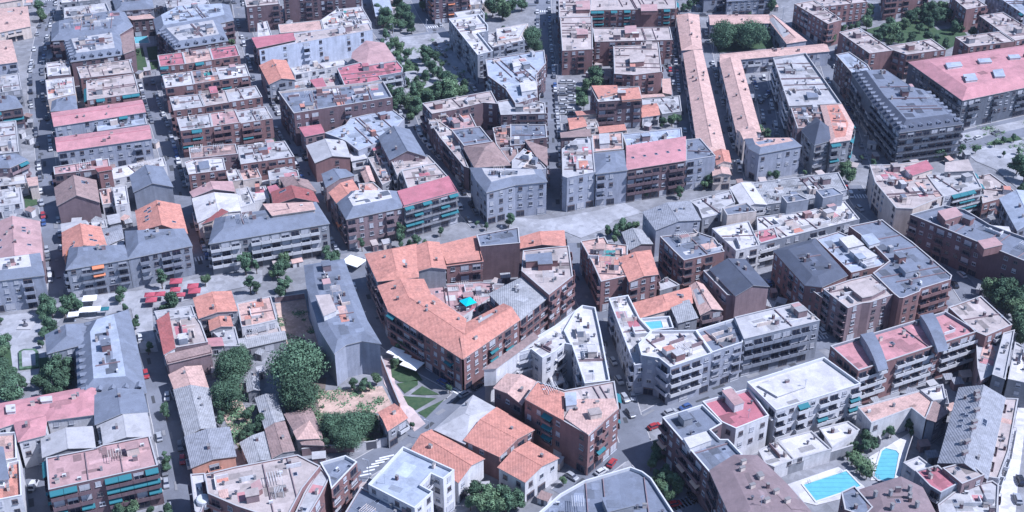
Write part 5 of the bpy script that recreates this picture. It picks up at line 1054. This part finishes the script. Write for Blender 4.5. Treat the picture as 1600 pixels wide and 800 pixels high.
for t, x, y, r, nt_ in (('J', 245, 680, 175, 'huge spreading tree between the dirt lot and grey sheds'), ('I', 1450, 700, 120, 'huge round tree left of the garden sheds'), ('J', 330, 610, 80, None), ('N', 270, 60, 130, 'big dark tree above the collapsed tiled ruin'), ('M', 1420, 60, 100, 'big tree beside the long grey corrugated shed'),
    ('I', 1500, 620, 70, None), ('N', 620, 260, 95, 'big tree below the scrubby dirt lot'), ('N', 700, 230, 70, None), ('N', 490, 250, 80, None), ('N', 580, 340, 85, 'big tree leaning over the mossy garden wall'), ('N', 440, 280, 50, None), ('N', 520, 300, 70, None),
    ('C', 1330, 210, 88, 'left of the two big courtyard trees by the terracotta wings'), ('C', 1500, 210, 92, 'right of the two big courtyard trees by the terracotta wings'), ('C', 1410, 200, 60, None), ('C', 120, 220, 68, 'big round tree beside the turquoise roof pool'), ('C', 140, 280, 50, None)):
    tree(t, x, y, r, big=True, note=nt_, hf=.95)
for t, x, y, r in (('I', 1000, 60, 36), ('I', 1005, 140, 40), ('F', 900, 560, 40), ('F', 905, 640, 36), ('F', 900, 690, 36), ('F', 660, 720, 28), ('I', 1530, 50, 44), ('I', 1550, 20, 36), ('I', 1560, 170, 40), ('J', 0, 60, 30)):
    tree(t, x, y, r, tall=True, hf=1.5)
# ================================================================ vehicles
CC = dict(white=(.5, .5, .5), silver=(.30, .31, .33), grey=(.14, .145, .16), black=(.02, .02, .025), red=(.30, .035, .04), blue=(.05, .09, .22))
CM = {k: mat('car_paint_' + k, c, .25, 0, spec=.6) for k, c in CC.items()}
def car_meshes(k, van=False):
    prof = [(-2.15, .3), (-2.2, .75), (-2.0, 1.0), (-1.35, 1.02), (-.95, 1.02), (1.0, .98), (1.9, .85), (2.15, .65), (2.18, .3)]
    cab = [(-1.9, .98), (-1.5, 1.42), (-.9, 1.5), (.2, 1.48), (.6, 1.36), (1.15, .96)]
    if van: cab = [(-2.05, .98), (-2.0, 1.95), (-1.2, 2.02), (.6, 2.0), (1.0, 1.8), (1.7, .9)]
    b = MB(); g = MB()
    def ext(m, pr, w0, w1, mi=0, mt=None):
        n = len(pr); zt = max(z for _, z in pr); zb = min(z for _, z in pr)
        wd = lambda z: w0 + (w1 - w0) * (z - zb) / (zt - zb)
        for i in range(n - 1):
            a, c = pr[i], pr[i + 1]; m.poly([(a[0], wd(a[1]), a[1]), (c[0], wd(c[1]), c[1]), (c[0], -wd(c[1]), c[1]), (a[0], -wd(a[1]), a[1])], mi if mt is None else mt[i])
        m.poly([(p[0], -wd(p[1]), p[1]) for p in pr][::-1], mi); m.poly([(p[0], wd(p[1]), p[1]) for p in pr], mi)
    ext(b, prof, .86, .82)
    b.poly([(-2.15, -.86, .3), (2.18, -.86, .3), (2.18, .86, .3), (-2.15, .86, .3)])
    ext(g, cab, .78, .60)
    top = [p for p in cab[1:-1]]; wt = .62
    for a, c in zip(top[:-1], top[1:]): b.slab([(a[0], -wt, a[1] + .03), (c[0], -wt, c[1] + .03), (c[0], wt, c[1] + .03), (a[0], wt, a[1] + .03)], .03)
    if van: b.box((-.9, 0, 1.0), (2.1, 1.56, .95))
    lm = MB()
    for s in (-1, 1): lm.box((2.17, s * .6, .6), (.06, .3, .16))
    return b.mesh('body', [CM[k]]), g.mesh('windows', [M_GLASS]), lm.mesh('headlights', [M_FRAME])
CARS = {k: car_meshes(k) for k in CC}; CARS['van'] = car_meshes('white', True)
def wheel_mesh():
    m = MB(); n = 12
    for i in range(n):
        a, b = i * math.tau / n, (i + 1) * math.tau / n; f = lambda u, y: (.32 * math.cos(u), y, .32 * math.sin(u))
        m.poly([f(a, -.1), f(b, -.1), f(b, .1), f(a, .1)])
    for y, s in ((-.1, 1), (.1, -1)): m.poly([(.32 * math.cos(i * s * math.tau / n), y, .32 * math.sin(i * s * math.tau / n)) for i in range(n)]); 
    for y in (-.11, .11): m.poly([(.18 * math.cos(i * math.tau / n), y, .18 * math.sin(i * math.tau / n)) for i in range(n)], 1)
    return m.mesh('wheel', [M_RAIL, M_METAL])
WH = wheel_mesh()
NC = 0
def car(p, rz, k, near_, label=None):
    global NC
    r = empty('parked_car' if k != 'van' else 'parked_van', (p.x, p.y, p.z), rz); r['category'] = 'van' if k == 'van' else 'car'
    r.scale = (.98 * random.uniform(.92, 1.05),) * 3
    b, g, l = CARS[k]; link('body', b, r); link('windows', g, r)
    if near_:
        link('headlights', l, r)
        for x in (-1.35, 1.35):
            for y in (-.78, .78): link('wheel', WH, r, (x, y, .32))
    uniq(label or ('%s %s parked by the %s' % ('white' if k == 'van' else k, 'van' if k == 'van' else 'car', nearest(p))), r, 'parked cars'); NC += 1
    raster([(p.x - 1.5, p.y - 1.5), (p.x + 1.5, p.y - 1.5), (p.x + 1.5, p.y + 1.5), (p.x - 1.5, p.y + 1.5)], 1)
def park(k, sides, fill, s0=0.0, s1=1.0):
    w, wd = ROADS[k]; tot = sum((b - a).length for a, b in zip(w, w[1:])); s = tot * s0 + 3
    while s < tot * s1 - 3:
        d = s; 
        for a, b in zip(w, w[1:]):
            L = (b - a).length
            if d <= L: break
            d -= L
        t = (b - a).normalized(); n = Vector((-t.y, t.x, 0)); rz = math.atan2(t.y, t.x)
        for sd in sides:
            if random.random() > fill: continue
            p = a + t * (d + random.uniform(-.4, .4)) + n * sd * (wd / 2 - 1.15); p.z = .1
            if hm(p.x, p.y) > 0 or near_road(p.x, p.y, k) or not inframe(p) or not visible(p + Vector((0, 0, 1.2)), (0,)): continue
            c = random.choices(['white', 'silver', 'grey', 'black', 'red', 'blue', 'van'], [24, 24, 22, 18, 2, 6, 4])[0]
            car(p, rz + (0 if random.random() < .6 else math.pi) + random.uniform(-.03, .03), c, p.y < 430)
        s += 5.3
for k, sd, f in ((0, (-1, 1), .5), (1, (-1, 1), .62), (2, (-1, 1), .6), (3, (-1,), .25), (5, (1,), .3), (7, (-1, 1), .3), (8, (-1, 1), .6), (9, (-1, 1), .8), (11, (-1, 1), .8), (12, (1,), .6), (13, (-1, 1), .5), (14, (-1, 1), .6), (15, (-1, 1), .5), (16, (-1, 1), .15), (17, (-1,), .3), (18, (-1, 1), .25), (20, (-1,), .4), (21, (-1, 1), .6), (22, (-1, 1), .6), (23, (-1,), .4)): park(k, sd, f)
def carat(tile, x, y, ang, k, label=None, z=.15):
    p = TP(tile, [(x, y)], z + .6)[0]; p.z = z; car(p, R(ang), k, True, label)
carat('O', 625, 492, 62, 'red', 'bright red car parked below the brick corner block')
carat('O', 890, 262, 30, 'red', 'dark red car parked at the blue grey block corner')
carat('O', 1015, 748, 20, 'red', 'red car half under trees beside the shaded right lane')
carat('O', 705, 85, -68, 'silver', 'upper silver car of the two queued beside brick corner')
carat('O', 740, 180, -68, 'grey', 'lower grey car of the two queued beside brick corner')
carat('O', 375, 575, -45, 'silver', 'silver car parked between brick corner and white house')
carat('O', 560, 545, 40, 'white', 'pale car half hidden by the rounded slate roof')
carat('M', 210, 632, 88, 'van', 'white van in the narrow lane at lower left')
carat('M', 1125, 385, -72, 'grey', 'long dark grey car beside the grey gabled warehouse')
carat('M', 1140, 470, -78, 'red', 'rusty red car beside the orange warehouse wall')
carat('M', 1045, 75, -80, 'white', 'white car beside the long grey corrugated shed')
carat('P', 1562, 715, 85, 'silver', 'silver car on the far right street below pergola terraces')
carat('P', 1580, 600, 85, 'black', 'black car on the far right street above the silver one')
carat('N', 1305, 60, 40, 'silver', 'silver car on the junction above the triangular lawns')
carat('N', 1385, 10, 50, 'black', 'dark car at the foot of the V block')
carat('K', 632, 655, -72, 'silver', 'silver car in the shade beside the modern white block')
carat('K', 670, 775, -72, 'silver', 'second silver car in the shade below the first')
# the little car park by the brick estate
for i in range(9):
    for j in range(2):
        if random.random() < .25: continue
        p = TP('C', [(322 + j * 48 + random.uniform(-7, 7), 520 + i * 24 + random.uniform(-3, 3))], .1)[0]; p.z = .1
        c = random.choice(['white', 'white', 'silver', 'grey']); 
        car(p, R(4) + random.uniform(-.04, .04), c, False, '%s car in the little estate car park' % c)
for i in range(5):
    p = TP('C', [(1560 + i * 30, 640 - i * 34)], .1)[0]; p.z = .1; c = random.choice(['white', 'silver', 'grey']); car(p, R(60), c, False, '%s car in the shaded terrace car yard' % c)
# ================================================================ scrub, street lamps, extra small things
def scrub(name, tile, pts, n, hgt=.5):
    P = TP(tile, pts); P = P if area2(P) > 0 else P[::-1]; xs = [p.x for p in P]; ys = [p.y for p in P]; m = MB(); rg = random.Random(3)
    cl = [(rg.uniform(min(xs), max(xs)), rg.uniform(min(ys), max(ys)), rg.uniform(.6, 2.4)) for _ in range(n)]
    for cx, cy, rr in cl:
        if not inside(cx, cy, P): continue
        for _ in range(int(30 * rr)):
            x, y = cx + rg.gauss(0, rr * .5), cy + rg.gauss(0, rr * .5); z = rg.uniform(.18, hgt * rg.uniform(.4, 1.5)) + .1; s = rg.uniform(.1, .22)
            a, b = rg.uniform(0, 6.3), rg.uniform(-.6, .6); t = Vector((math.cos(a), math.sin(a), b)); u = Vector((-math.sin(a), math.cos(a), rg.uniform(-.6, .9)))
            c = Vector((x, y, z)); m.poly([c - t * s - u * s, c + t * s - u * s, c + t * s + u * s, c - t * s + u * s])
    tag(link(name, m.mesh(name, [M_LEAF2])), kind='stuff')
scrub('scrub', 'N', [(380, 60), (420, 45), (790, 15), (850, 130), (760, 185), (640, 180), (400, 195)], 26, .3)
scrub('scrub', 'J', [(120, 300), (310, 270), (330, 400), (400, 560), (300, 640), (180, 560)], 24, .3)
scrub('scrub', 'M', [(1350, 100), (1500, 90), (1600, 280), (1500, 420), (1440, 300)], 50, .9)
scrub('scrub', 'N', [(150, 0), (440, -40), (420, 190), (780, 200), (820, 360), (430, 440), (280, 440), (200, 250)], 120, .9)
scrub('hedge_growth', 'P', [(470, 410), (560, 400), (650, 560), (640, 590), (560, 520)], 50, 1.4)
scrub('undergrowth', 'B', [(880, 300), (1200, 230), (1380, 560), (1250, 620), (950, 690), (900, 500)], 90, .9)
scrub('undergrowth', 'H', [(1100, 60), (1640, -60), (1640, 200), (1240, 160)], 40, .8)
def lamp_mesh():
    m = MB(); m.box((0, 0, 0), (.3, .3, .5)); m.box((0, 0, .5), (.14, .14, 6.3)); m.box((.7, 0, 6.7), (1.5, .1, .1)); return m.mesh('pole', [M_METAL])
LP = lamp_mesh(); m = MB(); m.box((1.4, 0, 6.58), (.8, .3, .14)); LH = m.mesh('lamp_head', [M_WHITE])
NL = 0
for k, (w, wd) in enumerate(ROADS):
    s = 6.0; tot = sum((b - a).length for a, b in zip(w, w[1:]))
    while s < tot:
        d = s
        for a, b in zip(w, w[1:]):
            L = (b - a).length
            if d <= L: break
            d -= L
        t = (b - a).normalized(); n = Vector((-t.y, t.x, 0)); p = a + t * d + n * (wd / 2 + .5)
        if hm(p.x, p.y) == 0 and not near_road(p.x, p.y, k) and inframe(p) and visible(p + Vector((0, 0, 6)), (0,)) and visible(p + Vector((0, 0, 3)), (0,)):
            r = empty('street_lamp', (p.x, p.y, 0), math.atan2(-n.y, -n.x)); r['category'] = 'street lamp'; link('pole', LP, r); link('lamp_head', LH, r); NL += 1
            uniq('street lamp nearest the %s' % nearest(p), r, 'street lamps')
        s += 24
# patched asphalt and manholes on the streets
am = MB(); rg = random.Random(9)
for k, (w, wd) in enumerate(ROADS):
    for a, b in zip(w, w[1:]):
        t = (b - a).normalized(); n = Vector((-t.y, t.x, 0)); L = (b - a).length
        for _ in range(int(L / 9)):
            p = a + t * rg.uniform(1, max(1.1, L - 1)) + n * rg.uniform(-wd * .3, wd * .3); am.box((p.x, p.y, .1 + .0011 * rg.randint(1, 25)), (rg.uniform(.7, 5), rg.uniform(.6, 1.6), .003), math.atan2(t.y, t.x), rg.choice((0, 0, 1)))
tag(link('asphalt_patches', am.mesh('asphalt_patches', [mat('dark_asphalt', (.06, .063, .07), .9, .1), mat('pale_asphalt', (.2, .2, .21), .9, .1)])), kind='structure')
cw = MB()
for k in (0, 1, 5, 9, 14, 18, 18, 21, 22, 23):       # zebra crossings near street ends
    w, wd = ROADS[k]; a, b = (w[-2], w[-1]) if rg.random() < .5 else (w[0], w[1]); t = (b - a).normalized(); n = Vector((-t.y, t.x, 0)); c = a.lerp(b, .5)
    for i in range(int(wd / 1.1)):
        q = c + n * (-wd / 2 + .6 + i * 1.1); cw.box((q.x, q.y, .13), (3.0, .5, .006), math.atan2(t.y, t.x))
tag(link('road_markings', cw.mesh('road_markings', [MARK])), kind='structure')
# bits and pieces standing in the yards between the houses
YD = 0
for t_, q_ in (('G', [(300, 470), (1300, 370), (1300, 470), (900, 560), (300, 720)]), ('F', [(1050, 560), (1640, 540), (1640, 720), (1000, 780)]), ('O', [(740, 80), (960, 60), (1000, 260), (760, 260)]), ('J', [(480, 600), (860, 540), (900, 800), (480, 800)]), ('P', [(1380, 0), (1640, 0), (1640, 860), (1300, 860)]), ('I', [(0, 300), (1640, 80), (1640, 300), (0, 480)])): OPEN.append([tuple(p) for p in TP(t_, q_)])
for _ in range(9000):
    if YD > 90: break
    x, y = random.uniform(0, 1600), random.uniform(0, 800); p = W(x, y, 0)
    if hm(p.x, p.y) > 0 or any(hm(p.x + dx, p.y + dy) > 0 for dx, dy in ((2.2, 0), (-2.2, 0), (0, 2.2), (0, -2.2))) or near_road(p.x, p.y, -1) or not visible(p + Vector((0, 0, 2)), (0,)): continue
    if not any(hm(p.x + dx, p.y + dy) > 3 for dx, dy in ((5, 0), (-5, 0), (0, 5), (0, -5))): continue
    if any(inside(p.x + dx, p.y + dy, q) for q in OPEN for dx, dy in ((0, 0), (2.5, 0), (-2.5, 0), (0, 2.5), (0, -2.5))): continue
    w_, d_, h_ = random.uniform(1.8, 3.6), random.uniform(1.6, 3), random.uniform(1.9, 2.8)
    r = empty('yard_shed', (p.x, p.y, 0), random.choice((.15, .4, -.5))); r['category'] = 'shed'; m = MB(); m.box((0, 0, 0), (w_, d_, h_)); m.box((0, -d_ / 2 - .02, 0), (.8, .05, 1.8), 0, 1)
    link('wall', m.mesh('wall', [wallm(random.choice(('cm', 'wt', 'bw', 'gy'))), M_RAIL]), r)
    m = MB(); s_ = .3; m.slab([(-w_ / 2 - .2, -d_ / 2 - .2, h_), (w_ / 2 + .2, -d_ / 2 - .2, h_), (w_ / 2 + .2, d_ / 2 + .2, h_ + .5), (-w_ / 2 - .2, d_ / 2 + .2, h_ + .5)], .08)
    rk = random.choice(('cg', 'btl', 'lg', 'be', 'tp', 'cd')); link('roof', m.mesh('roof', [roofm(rk)]), r); YD += 1
    uniq('%s shed nearest the %s' % ({'cg': 'grey', 'btl': 'brown', 'lg': 'grey', 'be': 'beige', 'tp': 'pinkish', 'cd': 'dark'}[rk], nearest(p)), r, 'yard sheds')
    raster([(p.x - 2, p.y - 2), (p.x + 2, p.y - 2), (p.x + 2, p.y + 2), (p.x - 2, p.y + 2)], 2)
print('lamps', NL, 'sheds', YD)
# ================================================================ cafe parasols, kiosks, fountain
def parasol(tile, x, y, mt, size, label, rz=.1, flat=False):
    h = 2.7; p = TP(tile, [(x, y)], h)[0]; r = empty('cafe_parasol', (p.x, p.y, 0), rz); r['category'] = 'parasol'; uniq(label, r, 'cafe parasols')
    m = MB(); s = size / 2; q = [(-s, -s * .8), (s, -s * .8), (s, s * .8), (-s, s * .8)]
    for i in range(4):
        a, b = q[i], q[(i + 1) % 4]; m.poly([(a[0], a[1], h), (b[0], b[1], h), (0, 0, h + (.35 if flat else .8))]); m.poly([(a[0], a[1], h - .25), (b[0], b[1], h - .25), (b[0], b[1], h), (a[0], a[1], h)])
    link('canopy', m.mesh('canopy', [mt]), r); m = MB(); m.box((0, 0, 0), (.1, .1, h + .3)); m.box((0, 0, 0), (.7, .7, .1)); link('pole', m.mesh('pole', [M_METAL]), r)
for x, y, s, lb in ((945, 272, 4.6, 'red cafe parasol lowest and leftmost of the cluster'), (935, 240, 4.2, 'red cafe parasol behind the lowest left one'), (1100, 155, 5.2, 'red cafe parasol topmost of the cluster'), (1095, 208, 4.2, 'red cafe parasol in the middle row beside the tree'), (1130, 240, 3.6, 'small red cafe parasol right of the round tree'), (1205, 185, 4.6, 'red cafe parasol behind the rightmost one'), (1215, 216, 5.0, 'red cafe parasol rightmost of the cluster'), (1000, 235, 4.2, 'red cafe parasol partly under the round tree')):
    parasol('I', x, y, AWN['rd'], s * .8, lb, .12)
for x, y, s, lb in ((532, 333, 3.9, 'white market canopy between round parasol and its twin'), (590, 330, 3.9, 'white market canopy beside the teal parasol'), (458, 362, 3.4, 'round white parasol left of the market canopies'), (560, 262, 4.5, 'white awning tent under the balconied slate front'), (655, 328, 2.6, 'teal parasol right of the white market canopies')):
    parasol('I', x, y, AWN['te'] if lb.startswith('teal') else AWN['wh'], s, lb, .15, True)
for x, y, s, lb in ((872, 597, 4.6, 'upper left white canopy by the grassy triangle'), (915, 628, 4.6, 'middle white canopy by the grassy triangle'), (975, 672, 6.0, 'lower right long white canopy by the grassy triangle'), (610, 30, 7, 'white tent beside the long slate block head')):
    parasol('J', x, y, AWN['wh'], s, lb, -.55, True)
parasol('J', 1322, 282, AWN['te'], 4.6, 'turquoise courtyard canopy inside the orange V block', .2, True) if 0 else None
def canopy_high(tile, x, y, z, mt, size, label, rz):
    p = TP(tile, [(x, y)], z)[0]; r = empty('roof_canopy', (p.x, p.y, 5), rz); tag(r, label, 'canopy'); h = z - 5; s = size / 2
    m = MB(); q = [(-s, -s), (s, -s), (s, s), (-s, s)]
    for i in range(4):
        a, b = q[i], q[(i + 1) % 4]; m.poly([(a[0], a[1], h), (b[0], b[1], h), (0, 0, h + .6)])
    link('canopy', m.mesh('canopy', [mt]), r); m = MB()
    for a in q: m.box((a[0] * .95, a[1] * .95, 0), (.1, .1, h))
    link('post', m.mesh('post', [M_METAL]), r)
canopy_high('J', 1325, 285, 7.8, mat('turquoise_cloth', (.02, .42, .50), .8, 0), 4.2, 'turquoise courtyard canopy inside the orange V block', .6)
def lathe(prof, mt, n=20):
    m = MB()
    for (r0, z0), (r1, z1) in zip(prof, prof[1:]):
        for i in range(n):
            a, b = i * math.tau / n, (i + 1) * math.tau / n
            m.poly([(r0 * math.cos(a), r0 * math.sin(a), z0), (r0 * math.cos(b), r0 * math.sin(b), z0), (r1 * math.cos(b), r1 * math.sin(b), z1), (r1 * math.cos(a), r1 * math.sin(a), z1)])
    return m
p = TP('I', [(160, 440)], .17)[0]; f = tag(empty('fountain', (p.x, p.y, .16)), 'small stone fountain on the pale square', 'fountain')
m = MB(); m.box((0, 0, 0), (4.6, 4.2, .35)); link('basin', m.mesh('basin', [M_KERB]), f)
link('statue', lathe([(.9, .35), (.8, .9), (.35, 1.1), (.3, 2.2), (.7, 2.5), (.1, 2.8), (0, 2.8)], M_RAIL).mesh('statue', [M_RAIL]), f)
p = [Vector(q) for q in TP('I', [(130, 610), (150, 600), (215, 598), (232, 612), (235, 700), (135, 712)])]; p = p if area2(p) > 0 else p[::-1]
c = centre(p); f = tag(empty('planter', (c[0], c[1], Z)), 'large rectangular hedge framed bed on the square', 'planter')
m = MB(); m.prism([(q.x - c[0], q.y - c[1]) for q in offset(p, .5)], 0, .7); link('hedge', m.mesh('hedge', [M_LEAF]), f)
m = MB(); m.prism([(q.x - c[0], q.y - c[1]) for q in offset(p, -.4)], .69, .76); link('bed', m.mesh('bed', [M_PLAZA]), f)
p = TP('M', [(1268, 705)], 12)[0]; f = tag(link('water_tank', lathe([(1.9, 0), (1.9, 2.2), (1.6, 2.5), (0, 2.7)], M_WHITE).mesh('water_tank', [M_WHITE]), None, (p.x, p.y, 9.16)), 'round white tank on the lower left terrace strip', 'tank')
# the two curved slate dormers over the pink roof
def barrel(tile, pts, z0, rise, label):
    a, b, c, d = TP(tile, pts, z0)      # a->b across, back to front a->d
    m = MB(); n = 10; prev = None
    for i in range(n + 1):
        t = i / n; z = z0 + rise * math.sin(math.pi * min(1, .28 + .72 * t)) ** .8 - (0 if t < 1 else .0)
        q0, q1 = a.lerp(d, t), b.lerp(c, t)
        if prev:
            m.poly([prev[0], prev[1], (q1.x, q1.y, z), (q0.x, q0.y, z)], 0)
            m.poly([(prev[0][0], prev[0][1], z0 - 1), prev[0], (q0.x, q0.y, z), (q0.x, q0.y, z0 - 1)], 1); m.poly([(q1.x, q1.y, z0 - 1), (q1.x, q1.y, z), prev[1], (prev[1][0], prev[1][1], z0 - 1)], 1)
        else: m.poly([(b.x, b.y, z0 - 1), (b.x, b.y, z), (a.x, a.y, z), (a.x, a.y, z0 - 1)], 1)
        prev = ((q0.x, q0.y, z), (q1.x, q1.y, z))
    return m
pk = [r for r, l, P, h in BLD if 'two curved slate dormers' in l][0]
for pts in ([(572, 522), (650, 505), (752, 705), (690, 722)], [(945, 402), (1025, 385), (1128, 588), (1062, 602)]):
    link('barrel_dormer', barrel('L', pts, 13.5, 2.3, '').mesh('barrel_dormer', [roofm('sl'), wallm('bl')], pk.location), pk)
rb = [r for r, l, P, h in BLD if l.startswith('rounded slate roofed')][0]
q = MB(); q.poly([(p.x, p.y, 12.69) for p in ccw([Vector(v) for v in TP('O', [(708, 668), (842, 618), (950, 748), (870, 780), (828, 740), (770, 765)][:6], 12.7)])]); link('roof_patch', q.mesh('roof_patch', [roofm('wh')], rb.location), rb)
run_facades()
def addchim(start, tile, pts, z, me):
    rt = [r for r, l, P, h in BLD if l.startswith(start)][0]; ro = [c for c in rt.children if c.name.startswith('roof')][0]
    for x, y in pts:
        p = TP(tile, [(x, y)], z)[0]; p.z = z - .4; o = link('chimney', me, ro, p - rt.location); o.rotation_euler.z = .5; o.scale = (1.3, 1.3, 1.5)
addchim('brown sloped roof block', 'O', [(1445, 505), (1437, 548), (1545, 585), (1555, 600), (1500, 655), (1592, 745), (1650, 690), (1720, 745)], 14.9, CHIM[3])
addchim('brown roof block with pale', 'P', [(670, 695), (765, 688), (885, 660), (885, 705), (775, 772), (930, 760)], 14.4, CHIM[2])
addchim('long grey ribbed gable', 'P', [(1300, 75), (1305, 115), (1300, 188), (1285, 262), (1275, 300), (1240, 385), (1225, 455)], 14.0, CHIM[1])
# ---------------------------------------------------------------- labels shared by chance get their order from the left
ORD = ['first', 'second', 'third', 'fourth', 'fifth', 'sixth', 'seventh', 'eighth', 'ninth', 'tenth', 'eleventh', 'twelfth', 'thirteenth', 'fourteenth', 'fifteenth', 'sixteenth', 'seventeenth', 'eighteenth', 'nineteenth', 'twentieth']
def pxx(o):
    v = o.matrix_basis.translation - Vector((0, 0, CAMH)); return v.x / (v.y * ST - v.z * CT)
for lab, lst in USED.items():
    if len(lst) < 2: continue
    for sep in (' nearest the ', ' parked by the ', ' in the '):
        if sep in lab: break
    kind, _, place = lab.partition(sep)
    if len(place.split()) > 16 - 5 - len(kind.split()): place = ' '.join(w for w in place.split() if w not in ('the', 'a'))
    lst.sort(key=lambda t: pxx(t[0]))
    for i, (o, g) in enumerate(lst):
        o['group'] = '%ss %s %s' % (kind, 'in the' if sep == ' in the ' else 'near the', place)
        if i < len(ORD): o['label'] = '%s %s from left, %s %s' % (ORD[i], kind, 'in' if sep == ' in the ' else 'near', place)
        else: o['label'] = '%s well right of the others, near %s' % (kind, ' '.join(w for w in place.split() if w not in ('the', 'a')))
print('cars', NC, 'buildings', len(BLD), 'objects', len(bpy.data.objects))

HZ = MB(); HZ.box((0, 2000, -1.0), (5400, 5400, 241))
hz = HZ.mesh('haze', []); hmt = bpy.data.materials.new('haze'); hmt.use_nodes = True; nn_ = hmt.node_tree.nodes; nn_.remove(nn_['Principled BSDF'])
pv = nn_.new('ShaderNodeVolumePrincipled'); pv.inputs['Color'].default_value = (.72, .78, 1, 1); pv.inputs['Density'].default_value = 0.00005; pv.inputs['Anisotropy'].default_value = .2
hmt.node_tree.links.new(pv.outputs[0], nn_['Material Output'].inputs['Volume']); hz.materials.append(hmt); tag(link('haze', hz), kind='stuff')
